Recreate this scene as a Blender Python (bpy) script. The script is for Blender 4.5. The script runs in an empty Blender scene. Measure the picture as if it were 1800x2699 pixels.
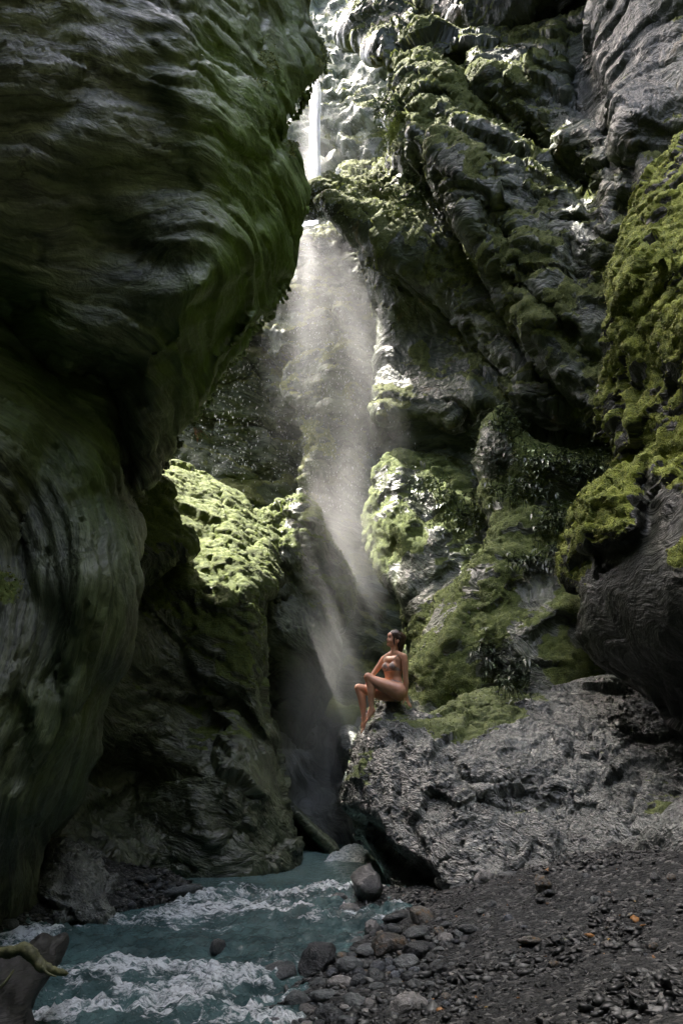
import bpy, bmesh, math, random
import numpy as np
from mathutils import Vector, Matrix

sc = bpy.context.scene
random.seed(7)
RNG = np.random.default_rng(7)

# ------------------------------------------------------------------ camera
PW, PH = 1800.0, 2699.0          # size of the photograph, used to read off positions
FOC = 2000.0                     # focal length in photograph pixels
PITCH = math.radians(17.2)
CAMZ = 1.5
cam_d = bpy.data.cameras.new('camera')
cam_d.sensor_fit = 'VERTICAL'
cam_d.sensor_height = 36.0
cam_d.lens = 36.0 * FOC / PH
cam_d.clip_start = 0.05
cam_d.clip_end = 3000.0
cam = bpy.data.objects.new('camera', cam_d)
sc.collection.objects.link(cam)
cam.location = (0, 0, CAMZ)
cam.rotation_euler = (math.pi / 2 + PITCH, 0, 0)
sc.camera = cam

# ------------------------------------------------------------------ sky and sun
SUN_EL, SUN_AZ = math.radians(65.0), math.radians(-58.0)    # azimuth from +Y towards +X
world = bpy.data.worlds.new('World')
sc.world = world
world.use_nodes = True
nt = world.node_tree
nt.nodes.clear()
wo = nt.nodes.new('ShaderNodeOutputWorld')
wb = nt.nodes.new('ShaderNodeBackground')
ws = nt.nodes.new('ShaderNodeTexSky')
ws.sky_type = 'NISHITA'
ws.sun_disc = False
ws.sun_elevation = SUN_EL
ws.sun_rotation = SUN_AZ
ws.air_density = 0.6
ws.ozone_density = 0.3
ws.dust_density = 5.0
wb.inputs['Strength'].default_value = 0.15
nt.links.new(ws.outputs[0], wb.inputs['Color'])
nt.links.new(wb.outputs[0], wo.inputs['Surface'])

sun_d = bpy.data.lights.new('sun', 'SUN')
sun_d.energy = 2.0
sun_d.angle = math.radians(0.6)
sun_d.color = (1.0, 0.95, 0.86)
sun = bpy.data.objects.new('sun', sun_d)
sc.collection.objects.link(sun)
sdir = Vector((math.sin(SUN_AZ) * math.cos(SUN_EL), math.cos(SUN_AZ) * math.cos(SUN_EL), math.sin(SUN_EL)))
sun.location = sdir * 60
sun.rotation_euler = (-sdir).to_track_quat('-Z', 'Y').to_euler()

sc.view_settings.view_transform = 'Standard'
sc.view_settings.look = 'None'
sc.view_settings.gamma = 1.0
sc.view_settings.use_curve_mapping = False
sc.view_settings.exposure = 3.8

cy = sc.cycles
cy.use_denoising = True
try:
    cy.denoiser = 'OPENIMAGEDENOISE'
    cy.denoising_input_passes = 'RGB_ALBEDO_NORMAL'
    cy.denoising_prefilter = 'ACCURATE'
except Exception:
    pass
cy.max_bounces = 6
cy.diffuse_bounces = 4
cy.glossy_bounces = 2
cy.transmission_bounces = 2
cy.volume_bounces = 1
cy.transparent_max_bounces = 8
cy.caustics_reflective = False
cy.caustics_refractive = False
cy.sample_clamp_indirect = 6.0
cy.volume_step_rate = 0.5

# ------------------------------------------------------------------ helpers: projection
CP, SP = math.cos(PITCH), math.sin(PITCH)

def P(px, py, Y):
    """world point that lies at distance Y (metres ahead) on the line of sight of a photograph position"""
    px, py, Y = np.asarray(px, float), np.asarray(py, float), np.asarray(Y, float)
    x = (px - PW / 2) / FOC
    v = (PH / 2 - py) / FOC
    dy = CP - v * SP
    dz = SP + v * CP
    t = Y / dy
    return np.stack([x * t, Y + 0 * x, CAMZ + dz * t], -1)

def proj(p):
    d = p[:, 1] * CP + (p[:, 2] - CAMZ) * SP
    u = -p[:, 1] * SP + (p[:, 2] - CAMZ) * CP
    d = np.maximum(d, 0.3)
    return PW / 2 + FOC * p[:, 0] / d, PH / 2 - FOC * u / d

# ------------------------------------------------------------------ helpers: noise
_perm = RNG.permutation(256).astype(np.int32)
_perm = np.concatenate([_perm, _perm, _perm])
_g = RNG.normal(size=(256, 3)); _g /= np.linalg.norm(_g, axis=1)[:, None]
_g = _g.astype(np.float32)

def noise(p):
    p = np.asarray(p, np.float32)
    i = np.floor(p)
    f = p - i
    i = i.astype(np.int32) & 255
    u = f * f * f * (f * (f * 6 - 15) + 10)
    x0, y0, z0 = i[:, 0], i[:, 1], i[:, 2]
    out = 0
    A = [_perm[x0], _perm[(x0 + 1) & 255]]
    for a in (0, 1):
        wx = u[:, 0] if a else 1 - u[:, 0]
        B = [_perm[A[a] + y0], _perm[A[a] + ((y0 + 1) & 255)]]
        for b in (0, 1):
            wy = u[:, 1] if b else 1 - u[:, 1]
            for c in (0, 1):
                wz = u[:, 2] if c else 1 - u[:, 2]
                g = _g[_perm[B[b] + ((z0 + c) & 255)]]
                d = g[:, 0] * (f[:, 0] - a) + g[:, 1] * (f[:, 1] - b) + g[:, 2] * (f[:, 2] - c)
                out = out + wx * wy * wz * d
    return out * 1.6

def fbm(p, octv=4, gain=0.5, lac=2.03):
    s, a = 0, 1.0
    p = np.asarray(p, np.float32)
    for k in range(octv):
        s = s + a * noise(p + 17.3 * k)
        p = p * lac
        a *= gain
    return s

def ridge(p, octv=4, gain=0.5, lac=2.03):
    s, a, t = 0, 1.0, 0
    p = np.asarray(p, np.float32)
    for k in range(octv):
        s = s + a * (1 - 2.2 * np.abs(noise(p + 9.1 * k)))
        t += a
        p = p * lac
        a *= gain
    return s / t

def facet(p):
    """flat-faced pieces: every cell of a scattered point set is a small tilted plane; returns height and distance to the next cell"""
    p = np.asarray(p, np.float32)
    c = np.floor(p - 0.5).astype(np.int32)
    f1 = np.full(len(p), 1e9, np.float32); f2 = f1.copy(); kb = np.zeros(len(p), np.int32); db = np.zeros_like(p)
    for dx in (0, 1):
        for dy in (0, 1):
            for dz in (0, 1):
                ci = c + np.array([dx, dy, dz], np.int32)
                k = _perm[_perm[_perm[ci[:, 0] & 255] + (ci[:, 1] & 255)] + (ci[:, 2] & 255)]
                d = p - (ci + 0.5 + 0.42 * _g[k])
                r = np.einsum('ij,ij->i', d, d)
                m = r < f1
                f2 = np.where(m, f1, np.minimum(f2, r))
                kb[m] = k[m]; db[m] = d[m]; f1[m] = r[m]
    h = (db * _g[_perm[kb + 57]]).sum(1) * 0.8 + 0.35 * _g[_perm[kb + 99], 0]
    return h, np.sqrt(f2) - np.sqrt(f1)

def sstep(a, b, x):
    t = np.clip((x - a) / (b - a), 0, 1)
    return t * t * (3 - 2 * t)

# ------------------------------------------------------------------ helpers: objects
def link(o, parent=None):
    sc.collection.objects.link(o)
    if parent is not None:
        o.parent = parent
    return o

def tag(o, label=None, cat=None, group=None, kind=None):
    if label: o['label'] = label
    if cat: o['category'] = cat
    if group: o['group'] = group
    if kind: o['kind'] = kind
    return o

def mesh_np(name, v, faces, mat=None, smooth=True, parent=None):
    """v (N,3); faces: (M,k) integer array (one size) or list"""
    me = bpy.data.meshes.new(name)
    v = np.asarray(v, np.float32)
    if isinstance(faces, np.ndarray):
        m, k = faces.shape
        me.vertices.add(len(v)); me.vertices.foreach_set('co', v.ravel())
        me.loops.add(m * k); me.loops.foreach_set('vertex_index', faces.astype(np.int32).ravel())
        me.polygons.add(m)
        me.polygons.foreach_set('loop_start', np.arange(0, m * k, k, dtype=np.int32))
        me.update(calc_edges=True)
        me.validate()
    else:
        me.from_pydata(v.tolist(), [], faces)
        me.update()
    if smooth:
        me.polygons.foreach_set('use_smooth', np.ones(len(me.polygons), bool))
    if mat: me.materials.append(mat)
    o = bpy.data.objects.new(name, me)
    return link(o, parent)

def get_co(me):
    a = np.empty(len(me.vertices) * 3, np.float32); me.vertices.foreach_get('co', a)
    return a.reshape(-1, 3)

def get_no(me):
    a = np.empty(len(me.vertices) * 3, np.float32); me.vertices.foreach_get('normal', a)
    return a.reshape(-1, 3)

def set_co(me, v):
    me.vertices.foreach_set('co', np.asarray(v, np.float32).ravel()); me.update()

def attr(me, name, val):
    val = np.asarray(val, np.float32)
    if val.ndim == 1:
        a = me.attributes.new(name, 'FLOAT', 'POINT'); a.data.foreach_set('value', val)
    else:
        a = me.attributes.new(name, 'FLOAT_VECTOR', 'POINT'); a.data.foreach_set('vector', val.ravel())

def voxel_remesh(v, f, size):
    me = bpy.data.meshes.new('tmp')
    me.from_pydata([tuple(x) for x in v], [], [tuple(int(i) for i in q) for q in f])
    bm = bmesh.new(); bm.from_mesh(me)
    bmesh.ops.recalc_face_normals(bm, faces=bm.faces)
    bm.to_mesh(me); bm.free()
    o = bpy.data.objects.new('tmp', me); sc.collection.objects.link(o)
    m = o.modifiers.new('r', 'REMESH'); m.mode = 'VOXEL'; m.voxel_size = size; m.adaptivity = 0
    dg = bpy.context.evaluated_depsgraph_get()
    ne = bpy.data.meshes.new_from_object(o.evaluated_get(dg))
    bpy.data.objects.remove(o); bpy.data.meshes.remove(me)
    return ne

def lap_smooth(me, n, lam=0.5):
    v = get_co(me)
    e = np.empty(len(me.edges) * 2, np.int32); me.edges.foreach_get('vertices', e); e = e.reshape(-1, 2)
    cnt = np.bincount(e.ravel(), minlength=len(v)).astype(np.float32)[:, None]
    for _ in range(n):
        s = np.zeros_like(v)
        for k in range(3):
            s[:, k] = np.bincount(e[:, 0], v[e[:, 1], k], len(v)) + np.bincount(e[:, 1], v[e[:, 0], k], len(v))
        v = v + lam * (s / np.maximum(cnt, 1) - v)
    set_co(me, v)

# ------------------------------------------------------------------ helpers: rock bodies
def catmull(pts, n=4, closed=True):
    pts = np.asarray(pts, float)
    m = len(pts); out = []
    for i in range(m if closed else m - 1):
        if closed:
            p0, p1, p2, p3 = pts[i - 1], pts[i], pts[(i + 1) % m], pts[(i + 2) % m]
        else:
            p0, p1, p2, p3 = pts[max(i - 1, 0)], pts[i], pts[i + 1], pts[min(i + 2, m - 1)]
        for k in range(n):
            t = k / n
            out.append(0.5 * ((2 * p1) + (-p0 + p2) * t + (2 * p0 - 5 * p1 + 4 * p2 - p3) * t * t + (-p0 + 3 * p1 - 3 * p2 + p3) * t ** 3))
    if not closed: out.append(pts[-1])
    return np.array(out)

def seg_dist(q, poly, closed):
    """distance, nearest point and signed side from points q to a polyline"""
    a = poly; b = np.roll(poly, -1, 0)
    if not closed: a, b = poly[:-1], poly[1:]
    best = np.full(len(q), 1e9); near = np.zeros_like(q); side = np.zeros(len(q))
    for i in range(len(a)):
        d = b[i] - a[i]
        L = (d @ d) + 1e-9
        t = np.clip(((q - a[i]) @ d) / L, 0, 1)
        c = a[i] + t[:, None] * d
        r = np.hypot(q[:, 0] - c[:, 0], q[:, 1] - c[:, 1])
        m = r < best
        best[m] = r[m]; near[m] = c[m]
        s = d[0] * (q[:, 1] - a[i][1]) - d[1] * (q[:, 0] - a[i][0])
        side[m] = s[m]
    return best, near, side

def in_poly(q, poly):
    x, y = q[:, 0], q[:, 1]
    ins = np.zeros(len(q), bool)
    a = poly; b = np.roll(poly, -1, 0)
    for i in range(len(a)):
        (x1, y1), (x2, y2) = a[i], b[i]
        if y1 == y2: continue
        c = ((y1 > y) != (y2 > y)) & (x < (x2 - x1) * (y - y1) / (y2 - y1) + x1)
        ins ^= c
    return ins

def rbf(ctrl, soft=90.0):
    c = np.asarray(ctrl, float)
    k = lambda a, b: np.sqrt((a[:, None, 0] - b[None, :, 0]) ** 2 + (a[:, None, 1] - b[None, :, 1]) ** 2 + soft ** 2)
    n = len(c)
    M = np.zeros((n + 1, n + 1)); M[:n, :n] = k(c, c); M[:n, n] = M[n, :n] = 1
    w = np.linalg.solve(M + 1e-9 * np.eye(n + 1), np.append(c[:, 2], 0))
    def ev(x, y):
        q = np.stack([np.ravel(x), np.ravel(y)], -1)
        out = np.empty(len(q))
        for s in range(0, len(q), 100000):
            out[s:s + 100000] = k(q[s:s + 100000], c) @ w[:n] + w[n]
        return out
    return ev

def inflate(outline, ctrl, thick, edge_w=90, edge_d=0.8, step=10, feats=(), soft=90.0, back_round=None):
    """closed body: front surface through the depth points ctrl (px, py, Y), rounded off towards the outline, and a back
    feats: (polyline, width px, depth m, mode) mode 0 groove both sides, +1/-1 undercut on one side of the line only"""
    ol = catmull(outline, 4)
    x0, y0 = ol.min(0) - step; x1, y1 = ol.max(0) + step
    gx = np.arange(x0, x1 + step, step); gy = np.arange(y0, y1 + step, step)
    X, Yg = np.meshgrid(gx, gy)
    q = np.stack([X.ravel(), Yg.ravel()], -1)
    ins = in_poly(q, ol)
    d, near, _ = seg_dist(q, ol, True)
    nx, ny = len(gx), len(gy)
    idx = np.arange(nx * ny).reshape(ny, nx)
    cells = np.stack([idx[:-1, :-1], idx[1:, :-1], idx[1:, 1:], idx[:-1, 1:]], -1).reshape(-1, 4)
    keep = ins[cells].sum(1) >= 1
    cells = cells[keep]
    q2 = np.where(ins[:, None], q, near)
    dd = np.where(ins, d, 0)
    f = rbf(ctrl, soft)
    yf = f(q2[:, 0], q2[:, 1])
    for ft in feats:
        pl, w, amp, mode = ft[:4]
        soft_e = ft[4] if len(ft) > 4 else 5.0
        pl = catmull(pl, 4, False)
        r, _, sd = seg_dist(q2, pl, False)
        k = np.exp(-(r / w) ** 2) if mode == 0 else np.exp(-r / w) * (0.5 + 0.5 * np.tanh(np.sign(sd) * mode * r / soft_e - 0.6))
        yf = yf + amp * k
    t = np.clip(dd / edge_w, 0, 1)
    rnd = 1 - np.sqrt(np.clip(1 - (1 - t) ** 2, 0, 1))
    ed = np.minimum(edge_d, thick * 0.6)
    yfront = yf + ed * rnd
    tb = np.clip(dd / (back_round or edge_w), 0, 1)
    rb = 1 - np.sqrt(np.clip(1 - (1 - tb) ** 2, 0, 1))
    # towards the outline the body thins to a wedge, so that its far side stays behind the near edge
    tmax = np.full(len(q), 99.0); insg = ins.reshape(ny, nx)
    for tt in np.arange(0.1, thick + 0.3, 0.12):
        w_ = (tt / (yf + tt))[:, None]
        pq = q2 + (np.array([PW / 2, 1968.7]) - q2) * w_
        ix = np.clip(np.rint((pq[:, 0] - gx[0]) / step).astype(int), 0, nx - 1); iy = np.clip(np.rint((pq[:, 1] - gy[0]) / step).astype(int), 0, ny - 1)
        inframe = (pq[:, 0] > -150) & (pq[:, 0] < PW + 150) & (pq[:, 1] > -150)
        bad = ~insg[iy, ix] & inframe & (tmax > 90)
        tmax[bad] = max(tt - 0.16, 0.0)
    full = ed + (thick - ed) * (1 - rb)
    tk = np.minimum(full, tmax + ed * rnd)
    yback = np.maximum(yf + tk, yfront + 0.02)
    vf = P(q2[:, 0], q2[:, 1], yfront)
    # the back is laid out at the front's own size (no widening with distance)
    vb = vf.copy(); vb[:, 1] += (yback - yfront)
    used = np.unique(cells)
    mf = -np.ones(nx * ny, int); mf[used] = np.arange(len(used))
    inner = used[ins[used]]
    mb = mf.copy(); mb[inner] = len(used) + np.arange(len(inner))
    v = np.concatenate([vf[used], vb[inner]])
    faces = np.concatenate([mf[cells], mb[cells][:, ::-1]])
    out = []
    for fc in faces:
        s = list(dict.fromkeys(fc.tolist()))
        if len(s) >= 3: out.append(s)
    return v, out

def join(parts):
    V, Fc, n = [], [], 0
    for v, f in parts:
        V.append(v); Fc += [[i + n for i in q] for q in f]; n += len(v)
    return np.concatenate(V), Fc

def basis(g):
    g = np.asarray(g, float); g /= np.linalg.norm(g)
    a = np.array([0, 0, 1.0]) if abs(g[2]) < 0.8 else np.array([1.0, 0, 0])
    t = np.cross(g, a); t /= np.linalg.norm(t)
    return np.stack([g, t, np.cross(g, t)])

def blob(px, py, lst):
    s = np.zeros(len(px))
    for (cx, cy_, rx, ry, a) in lst:
        s += a * np.exp(-((px - cx) / rx) ** 2 - ((py - cy_) / ry) ** 2)
    return s

def make_rock(name, parts, voxel, mat, grain=(0, 0, 1), warp=(0.25, 0.6), disp=(), moss=None, mossamp=0.03,
              strata_fn=None, seed=0, algae=None, smooth0=2, calm=None):
    """remesh the bodies into one rock, then cut real relief into it: layers, cracks, lumps, cushions of moss"""
    v, f = join(parts)
    me = voxel_remesh(v, f, voxel)
    me.name = name
    if smooth0: lap_smooth(me, smooth0)
    v = get_co(me)
    off = np.float32(seed * 13.7)
    px, py = proj(v)
    if strata_fn is None:
        wv = np.stack([fbm(v * warp[1] + off + 31 * k, 3) for k in range(3)], -1) * warp[0]
        q = (v + wv) @ basis(grain).T
    else:
        q = strata_fn(v, px, py)
        q = q + np.stack([fbm(v * warp[1] + off + 31 * k, 3) for k in range(3)], -1) * warp[0]
    q = q.astype(np.float32)
    m = np.zeros(len(v), np.float32)
    for d in disp:
        n = get_no(me)
        kind, fr, amp = d[0], d[1], d[2]
        if kind == 'fbm': h = fbm(v * fr + off, d[3])
        elif kind == 'ridge': h = ridge(v * fr + off, d[3])
        elif kind == 'crack': h = -np.exp(-(noise(v * fr + off + 0.6 * fbm(v * fr * 2.2 + off, 2)[:, None]) / d[3]) ** 2)
        elif kind == 'layer': h = fbm(q * np.array([fr, d[4], d[4]], np.float32) + off, d[3])
        elif kind == 'layridge': h = ridge(q * np.array([fr, d[4], d[4]], np.float32) + off, d[3])
        elif kind == 'laycrack':
            h = -np.exp(-(fbm(q * np.array([fr, d[4], d[4]], np.float32) + off + 3, 2) / d[3]) ** 2)
        elif kind in ('facet', 'cellcrack'):
            wq = q * np.array([fr, d[3], d[3]], np.float32) + off
            wq = wq + 0.35 * np.stack([noise(wq * 1.3 + 7 * k) for k in range(3)], -1)
            h, ed = facet(wq)
            if kind == 'cellcrack': h = -np.exp(-(ed / 0.06) ** 2)
        elif kind == 'step':
            t = q[:, 0] * fr + 1.2 * fbm(q * d[4] + off, 3)
            fl = np.floor(t); fr_ = t - fl
            h = (np.sin(fl * 12.9898) * 0.5) + np.where(fr_ < 0.85, fr_ * 0.9, (1 - fr_) / 0.15 * 0.765) - 0.4
            h = h * (0.6 + 0.4 * noise(v * 0.8 + off))
        me_v = get_co(me)
        k = 1.0 if calm is None else 1 - np.clip(blob(px, py, calm), 0, 0.9)
        set_co(me, me_v + n * (amp * h * k)[:, None])
    v2 = get_co(me); n = get_no(me)
    if moss is not None:
        b = moss.get('bias', 0) + moss.get('up', 1.0) * n[:, 2] + moss.get('noise', 0.5) * fbm(v * moss.get('freq', 1.3) + off + 5, 4)
        if 'left' in moss: b = b - moss['left'] * n[:, 0]
        if 'blobs' in moss: b = b + blob(px, py, moss['blobs'])
        m = sstep(moss.get('lo', 0.3), moss.get('hi', 0.7), b)
        h = 0.55 * (1 - np.abs(noise(v * 5 + off))) + 0.5 * fbm(v * 11 + off, 3) + 0.3 * noise(v * 34 + off)
        set_co(me, v2 + n * (m * mossamp * h)[:, None])
    al = np.zeros(len(v), np.float32)
    if algae is not None:
        al = np.clip(blob(px, py, algae) + 0.35 * fbm(v * 0.9 + off + 3, 3), 0, 1)
    attr(me, 'strata', q)
    attr(me, 'moss', m)
    attr(me, 'algae', al)
    me.polygons.foreach_set('use_smooth', np.ones(len(me.polygons), bool))
    me.materials.clear(); me.materials.append(mat)
    o = bpy.data.objects.new(name, me)
    link(o)
    vv = get_co(me); pxx, pyy = proj(vv)
    SURF[o.name] = (vv, get_no(me), m, pxx, pyy)
    return o

SURF = {}
def surf_at(names, px, py, tol=9):
    """nearest rock surface point (and its normal) on a line of sight"""
    best = None
    for nm in names:
        v, n, m, X, Y = SURF[nm]
        k = np.where((np.abs(X - px) < tol) & (np.abs(Y - py) < tol))[0]
        if len(k):
            d = v[k, 1] + 0.3 * v[k, 2]
            j = k[np.argmin(d)]
            if best is None or d.min() < best[0]: best = (d.min(), v[j], n[j])
    return best

# ------------------------------------------------------------------ helpers: materials
def newmat(name):
    m = bpy.data.materials.new(name); m.use_nodes = True
    t = m.node_tree; t.nodes.clear()
    out = t.nodes.new('ShaderNodeOutputMaterial')
    bs = t.nodes.new('ShaderNodeBsdfPrincipled')
    t.links.new(bs.outputs[0], out.inputs['Surface'])
    return m, t, bs, out

def nd(t, typ, **kw):
    n = t.nodes.new(typ)
    for k, v in kw.items(): setattr(n, k, v)
    return n

def inp(t, node, key, val):
    s = node.inputs[key]
    if hasattr(val, 'is_output'): t.links.new(val, s)
    elif isinstance(val, (tuple, list)) and len(val) == 3 and s.type == 'RGBA': s.default_value = (*val, 1)
    else: s.default_value = val

def mix(t, f, a, b):
    n = nd(t, 'ShaderNodeMix', data_type='RGBA', clamp_factor=True)
    inp(t, n, 0, f); inp(t, n, 6, a); inp(t, n, 7, b)
    return n.outputs[2]

def mth(t, op, a, b=0.0, c=None):
    n = nd(t, 'ShaderNodeMath', operation=op)
    inp(t, n, 0, a); inp(t, n, 1, b)
    if c is not None: inp(t, n, 2, c)
    return n.outputs[0]

def vmul(t, v, s):
    n = nd(t, 'ShaderNodeVectorMath', operation='MULTIPLY')
    inp(t, n, 0, v); n.inputs[1].default_value = s
    return n.outputs[0]

def tex(t, v, scale, detail=4, rough=0.55, dist=0.0):
    n = nd(t, 'ShaderNodeTexNoise')
    inp(t, n, 'Vector', v); n.inputs['Scale'].default_value = scale
    n.inputs['Detail'].default_value = detail; n.inputs['Roughness'].default_value = rough; n.inputs['Distortion'].default_value = dist
    return n.outputs['Fac']

def ramp(t, f, a, b):
    n = nd(t, 'ShaderNodeMapRange', interpolation_type='SMOOTHSTEP')
    inp(t, n, 0, f); n.inputs[1].default_value = a; n.inputs[2].default_value = b
    return n.outputs[0]

def at(t, name):
    return nd(t, 'ShaderNodeAttribute', attribute_name=name)

def bump(t, h, strength, dist, prev=None):
    n = nd(t, 'ShaderNodeBump'); n.inputs['Strength'].default_value = strength; n.inputs['Distance'].default_value = dist
    inp(t, n, 'Height', h)
    if prev is not None: t.links.new(prev, n.inputs['Normal'])
    return n.outputs[0]

def rock_mat(name, dark, light, vein, algae_or_dark_c=(0.05, 0.07, 0.02), moss_a=(0.05, 0.075, 0.012), moss_b=(0.12, 0.15, 0.03),
             rough=(0.35, 0.65), streak=(14, 1.2), fine=30, bstr=0.6, bdist=0.03, spec=0.5, veins=0.5, stain=None, micro=0.5, facetb=0.6, crum=5.0):
    m, t, bs, _ = newmat(name)
    st = at(t, 'strata').outputs['Vector']
    pos = nd(t, 'ShaderNodeNewGeometry').outputs['Position']
    s1 = tex(t, vmul(t, st, (streak[0], streak[1], streak[1])), 1.0, 6, 0.6, 0.3)
    s2 = tex(t, vmul(t, st, (streak[0] * 3.1, streak[1] * 1.8, streak[1] * 1.8)), 1.0, 5, 0.65, 0.2)
    big = tex(t, pos, 0.7, 4, 0.6)
    fin = tex(t, pos, fine, 4, 0.7)
    c = mix(t, ramp(t, s1, 0.32, 0.68), dark, light)
    c = mix(t, mth(t, 'MULTIPLY', ramp(t, s2, 0.5, 0.8), veins), c, vein)
    c = mix(t, mth(t, 'MULTIPLY', ramp(t, big, 0.4, 0.75), 0.55), c, dark)
    for (ka, kb, wd, am) in ((streak[0] * 0.45, streak[1] * 0.5, 0.022, 0.75), (streak[0] * 1.1, streak[1] * 1.1, 0.018, 0.55)):
        ln_ = mth(t, 'ABSOLUTE', mth(t, 'SUBTRACT', tex(t, vmul(t, st, (ka, kb, kb)), 1.0, 4, 0.55, 0.6), 0.5))
        c = mix(t, mth(t, 'MULTIPLY', mth(t, 'SUBTRACT', 1.0, ramp(t, ln_, 0.0, wd)), am), c, tuple(x * 0.35 for x in dark))
    if stain:
        c = mix(t, mth(t, 'MULTIPLY', ramp(t, tex(t, pos, 1.7, 5, 0.6, 0.5), 0.6, 0.74), 0.6), c, stain)
    al = at(t, 'algae').outputs['Fac']
    c = mix(t, mth(t, 'MULTIPLY', al, mth(t, 'MULTIPLY_ADD', ramp(t, s1, 0.2, 0.7), 0.55, 0.4)), c, mix(t, ramp(t, s2, 0.3, 0.7), algae_or_dark_c, tuple(x * 1.9 for x in algae_or_dark_c)))
    ms = at(t, 'moss').outputs['Fac']
    mn = tex(t, pos, 9, 5, 0.7)
    m2 = tex(t, pos, 55, 3, 0.7)
    mfac = ramp(t, mth(t, 'ADD', ms, mth(t, 'MULTIPLY', mth(t, 'SUBTRACT', mn, 0.5), 0.9)), 0.35, 0.6)
    mc = mix(t, ramp(t, mth(t, 'ADD', mth(t, 'MULTIPLY', mn, 0.6), mth(t, 'MULTIPLY', m2, 0.4)), 0.35, 0.65), moss_a, moss_b)
    c = mix(t, mfac, c, mc)
    inp(t, bs, 'Base Color', c)
    r = mth(t, 'MULTIPLY_ADD', ramp(t, fin, 0.3, 0.7), rough[1] - rough[0], rough[0])
    rm = nd(t, 'ShaderNodeMix', data_type='FLOAT'); inp(t, rm, 0, mfac); inp(t, rm, 2, r); rm.inputs[3].default_value = 0.9
    inp(t, bs, 'Roughness', rm.outputs[0])
    bs.inputs['Specular IOR Level'].default_value = spec
    h = mth(t, 'ADD', mth(t, 'MULTIPLY', s1, 1.0), mth(t, 'MULTIPLY', s2, 0.5))
    hm = nd(t, 'ShaderNodeMix', data_type='FLOAT'); inp(t, hm, 0, mfac); inp(t, hm, 2, h)
    inp(t, hm, 3, mth(t, 'ADD', mth(t, 'MULTIPLY', mn, 0.8), mth(t, 'MULTIPLY', m2, 0.9)))
    b = bump(t, hm.outputs[0], bstr, bdist)
    cr = 0
    for (k1, k2, am) in ((crum, crum * 0.55, 1.0), (crum * 2.3, crum * 1.5, 0.5)):
        nzz = tex(t, vmul(t, st, (k1, k2, k2)), 1.0, 3, 0.55, 0.5)
        f_ = mth(t, 'MULTIPLY', mth(t, 'ABSOLUTE', mth(t, 'SUBTRACT', nzz, 0.5)), am)
        cr = f_ if isinstance(cr, int) else mth(t, 'ADD', cr, f_)
    b = bump(t, mth(t, 'MULTIPLY', cr, mth(t, 'SUBTRACT', 1.0, mfac)), facetb, 0.12, b)
    b = bump(t, fin, micro, 0.01, b)
    inp(t, bs, 'Normal', b)
    return m
# ------------------------------------------------------------------ rock materials
M_left = rock_mat('rock_left', (0.03, 0.036, 0.021), (0.145, 0.16, 0.095), (0.30, 0.31, 0.225), algae_or_dark_c=(0.058, 0.098, 0.012),
                  rough=(0.4, 0.7), streak=(8, 1.3), bstr=0.28, bdist=0.05, veins=0.4, fine=22, facetb=0.4, crum=4.0)
M_cliff = rock_mat('rock_cliff', (0.024, 0.032, 0.018), (0.08, 0.098, 0.05), (0.21, 0.225, 0.16), rough=(0.36, 0.68), streak=(7, 1.6),
                   bstr=0.8, bdist=0.06, fine=22, facetb=1.0, crum=4.0, stain=(0.17, 0.12, 0.05), algae_or_dark_c=(0.009, 0.012, 0.012), moss_a=(0.045, 0.06, 0.012), moss_b=(0.16, 0.18, 0.05))
M_back = rock_mat('rock_back', (0.04, 0.05, 0.03), (0.115, 0.135, 0.072), (0.20, 0.215, 0.15), rough=(0.5, 0.8), streak=(4, 1.2),
                  bstr=0.6, bdist=0.08, fine=16, moss_a=(0.05, 0.06, 0.015), moss_b=(0.15, 0.165, 0.05))
M_chan = rock_mat('rock_channel', (0.07, 0.08, 0.075), (0.22, 0.23, 0.21), (0.34, 0.34, 0.32), rough=(0.3, 0.55), streak=(7, 0.8),
                  bstr=0.6, bdist=0.05, fine=18)
M_bould = rock_mat('rock_wet_schist', (0.038, 0.046, 0.039), (0.18, 0.195, 0.172), (0.36, 0.37, 0.345), rough=(0.2, 0.46), streak=(9, 3.0),
                   bstr=0.5, bdist=0.04, fine=45, spec=0.9, veins=0.55, micro=0.8, facetb=1.0, crum=11.0, moss_a=(0.04, 0.06, 0.012), moss_b=(0.12, 0.15, 0.03))
M_green = rock_mat('rock_mossy', (0.032, 0.042, 0.022), (0.11, 0.13, 0.072), (0.24, 0.25, 0.18), rough=(0.25, 0.55), streak=(9, 1.6),
                   bstr=0.8, bdist=0.05, fine=28, facetb=0.9, crum=5.0, spec=0.65, moss_a=(0.04, 0.062, 0.009), moss_b=(0.125, 0.16, 0.026))
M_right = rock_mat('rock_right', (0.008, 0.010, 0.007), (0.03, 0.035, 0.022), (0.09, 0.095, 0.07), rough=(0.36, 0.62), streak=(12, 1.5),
                   bstr=0.7, bdist=0.05, fine=28, moss_a=(0.06, 0.085, 0.008), moss_b=(0.23, 0.27, 0.03))

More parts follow.
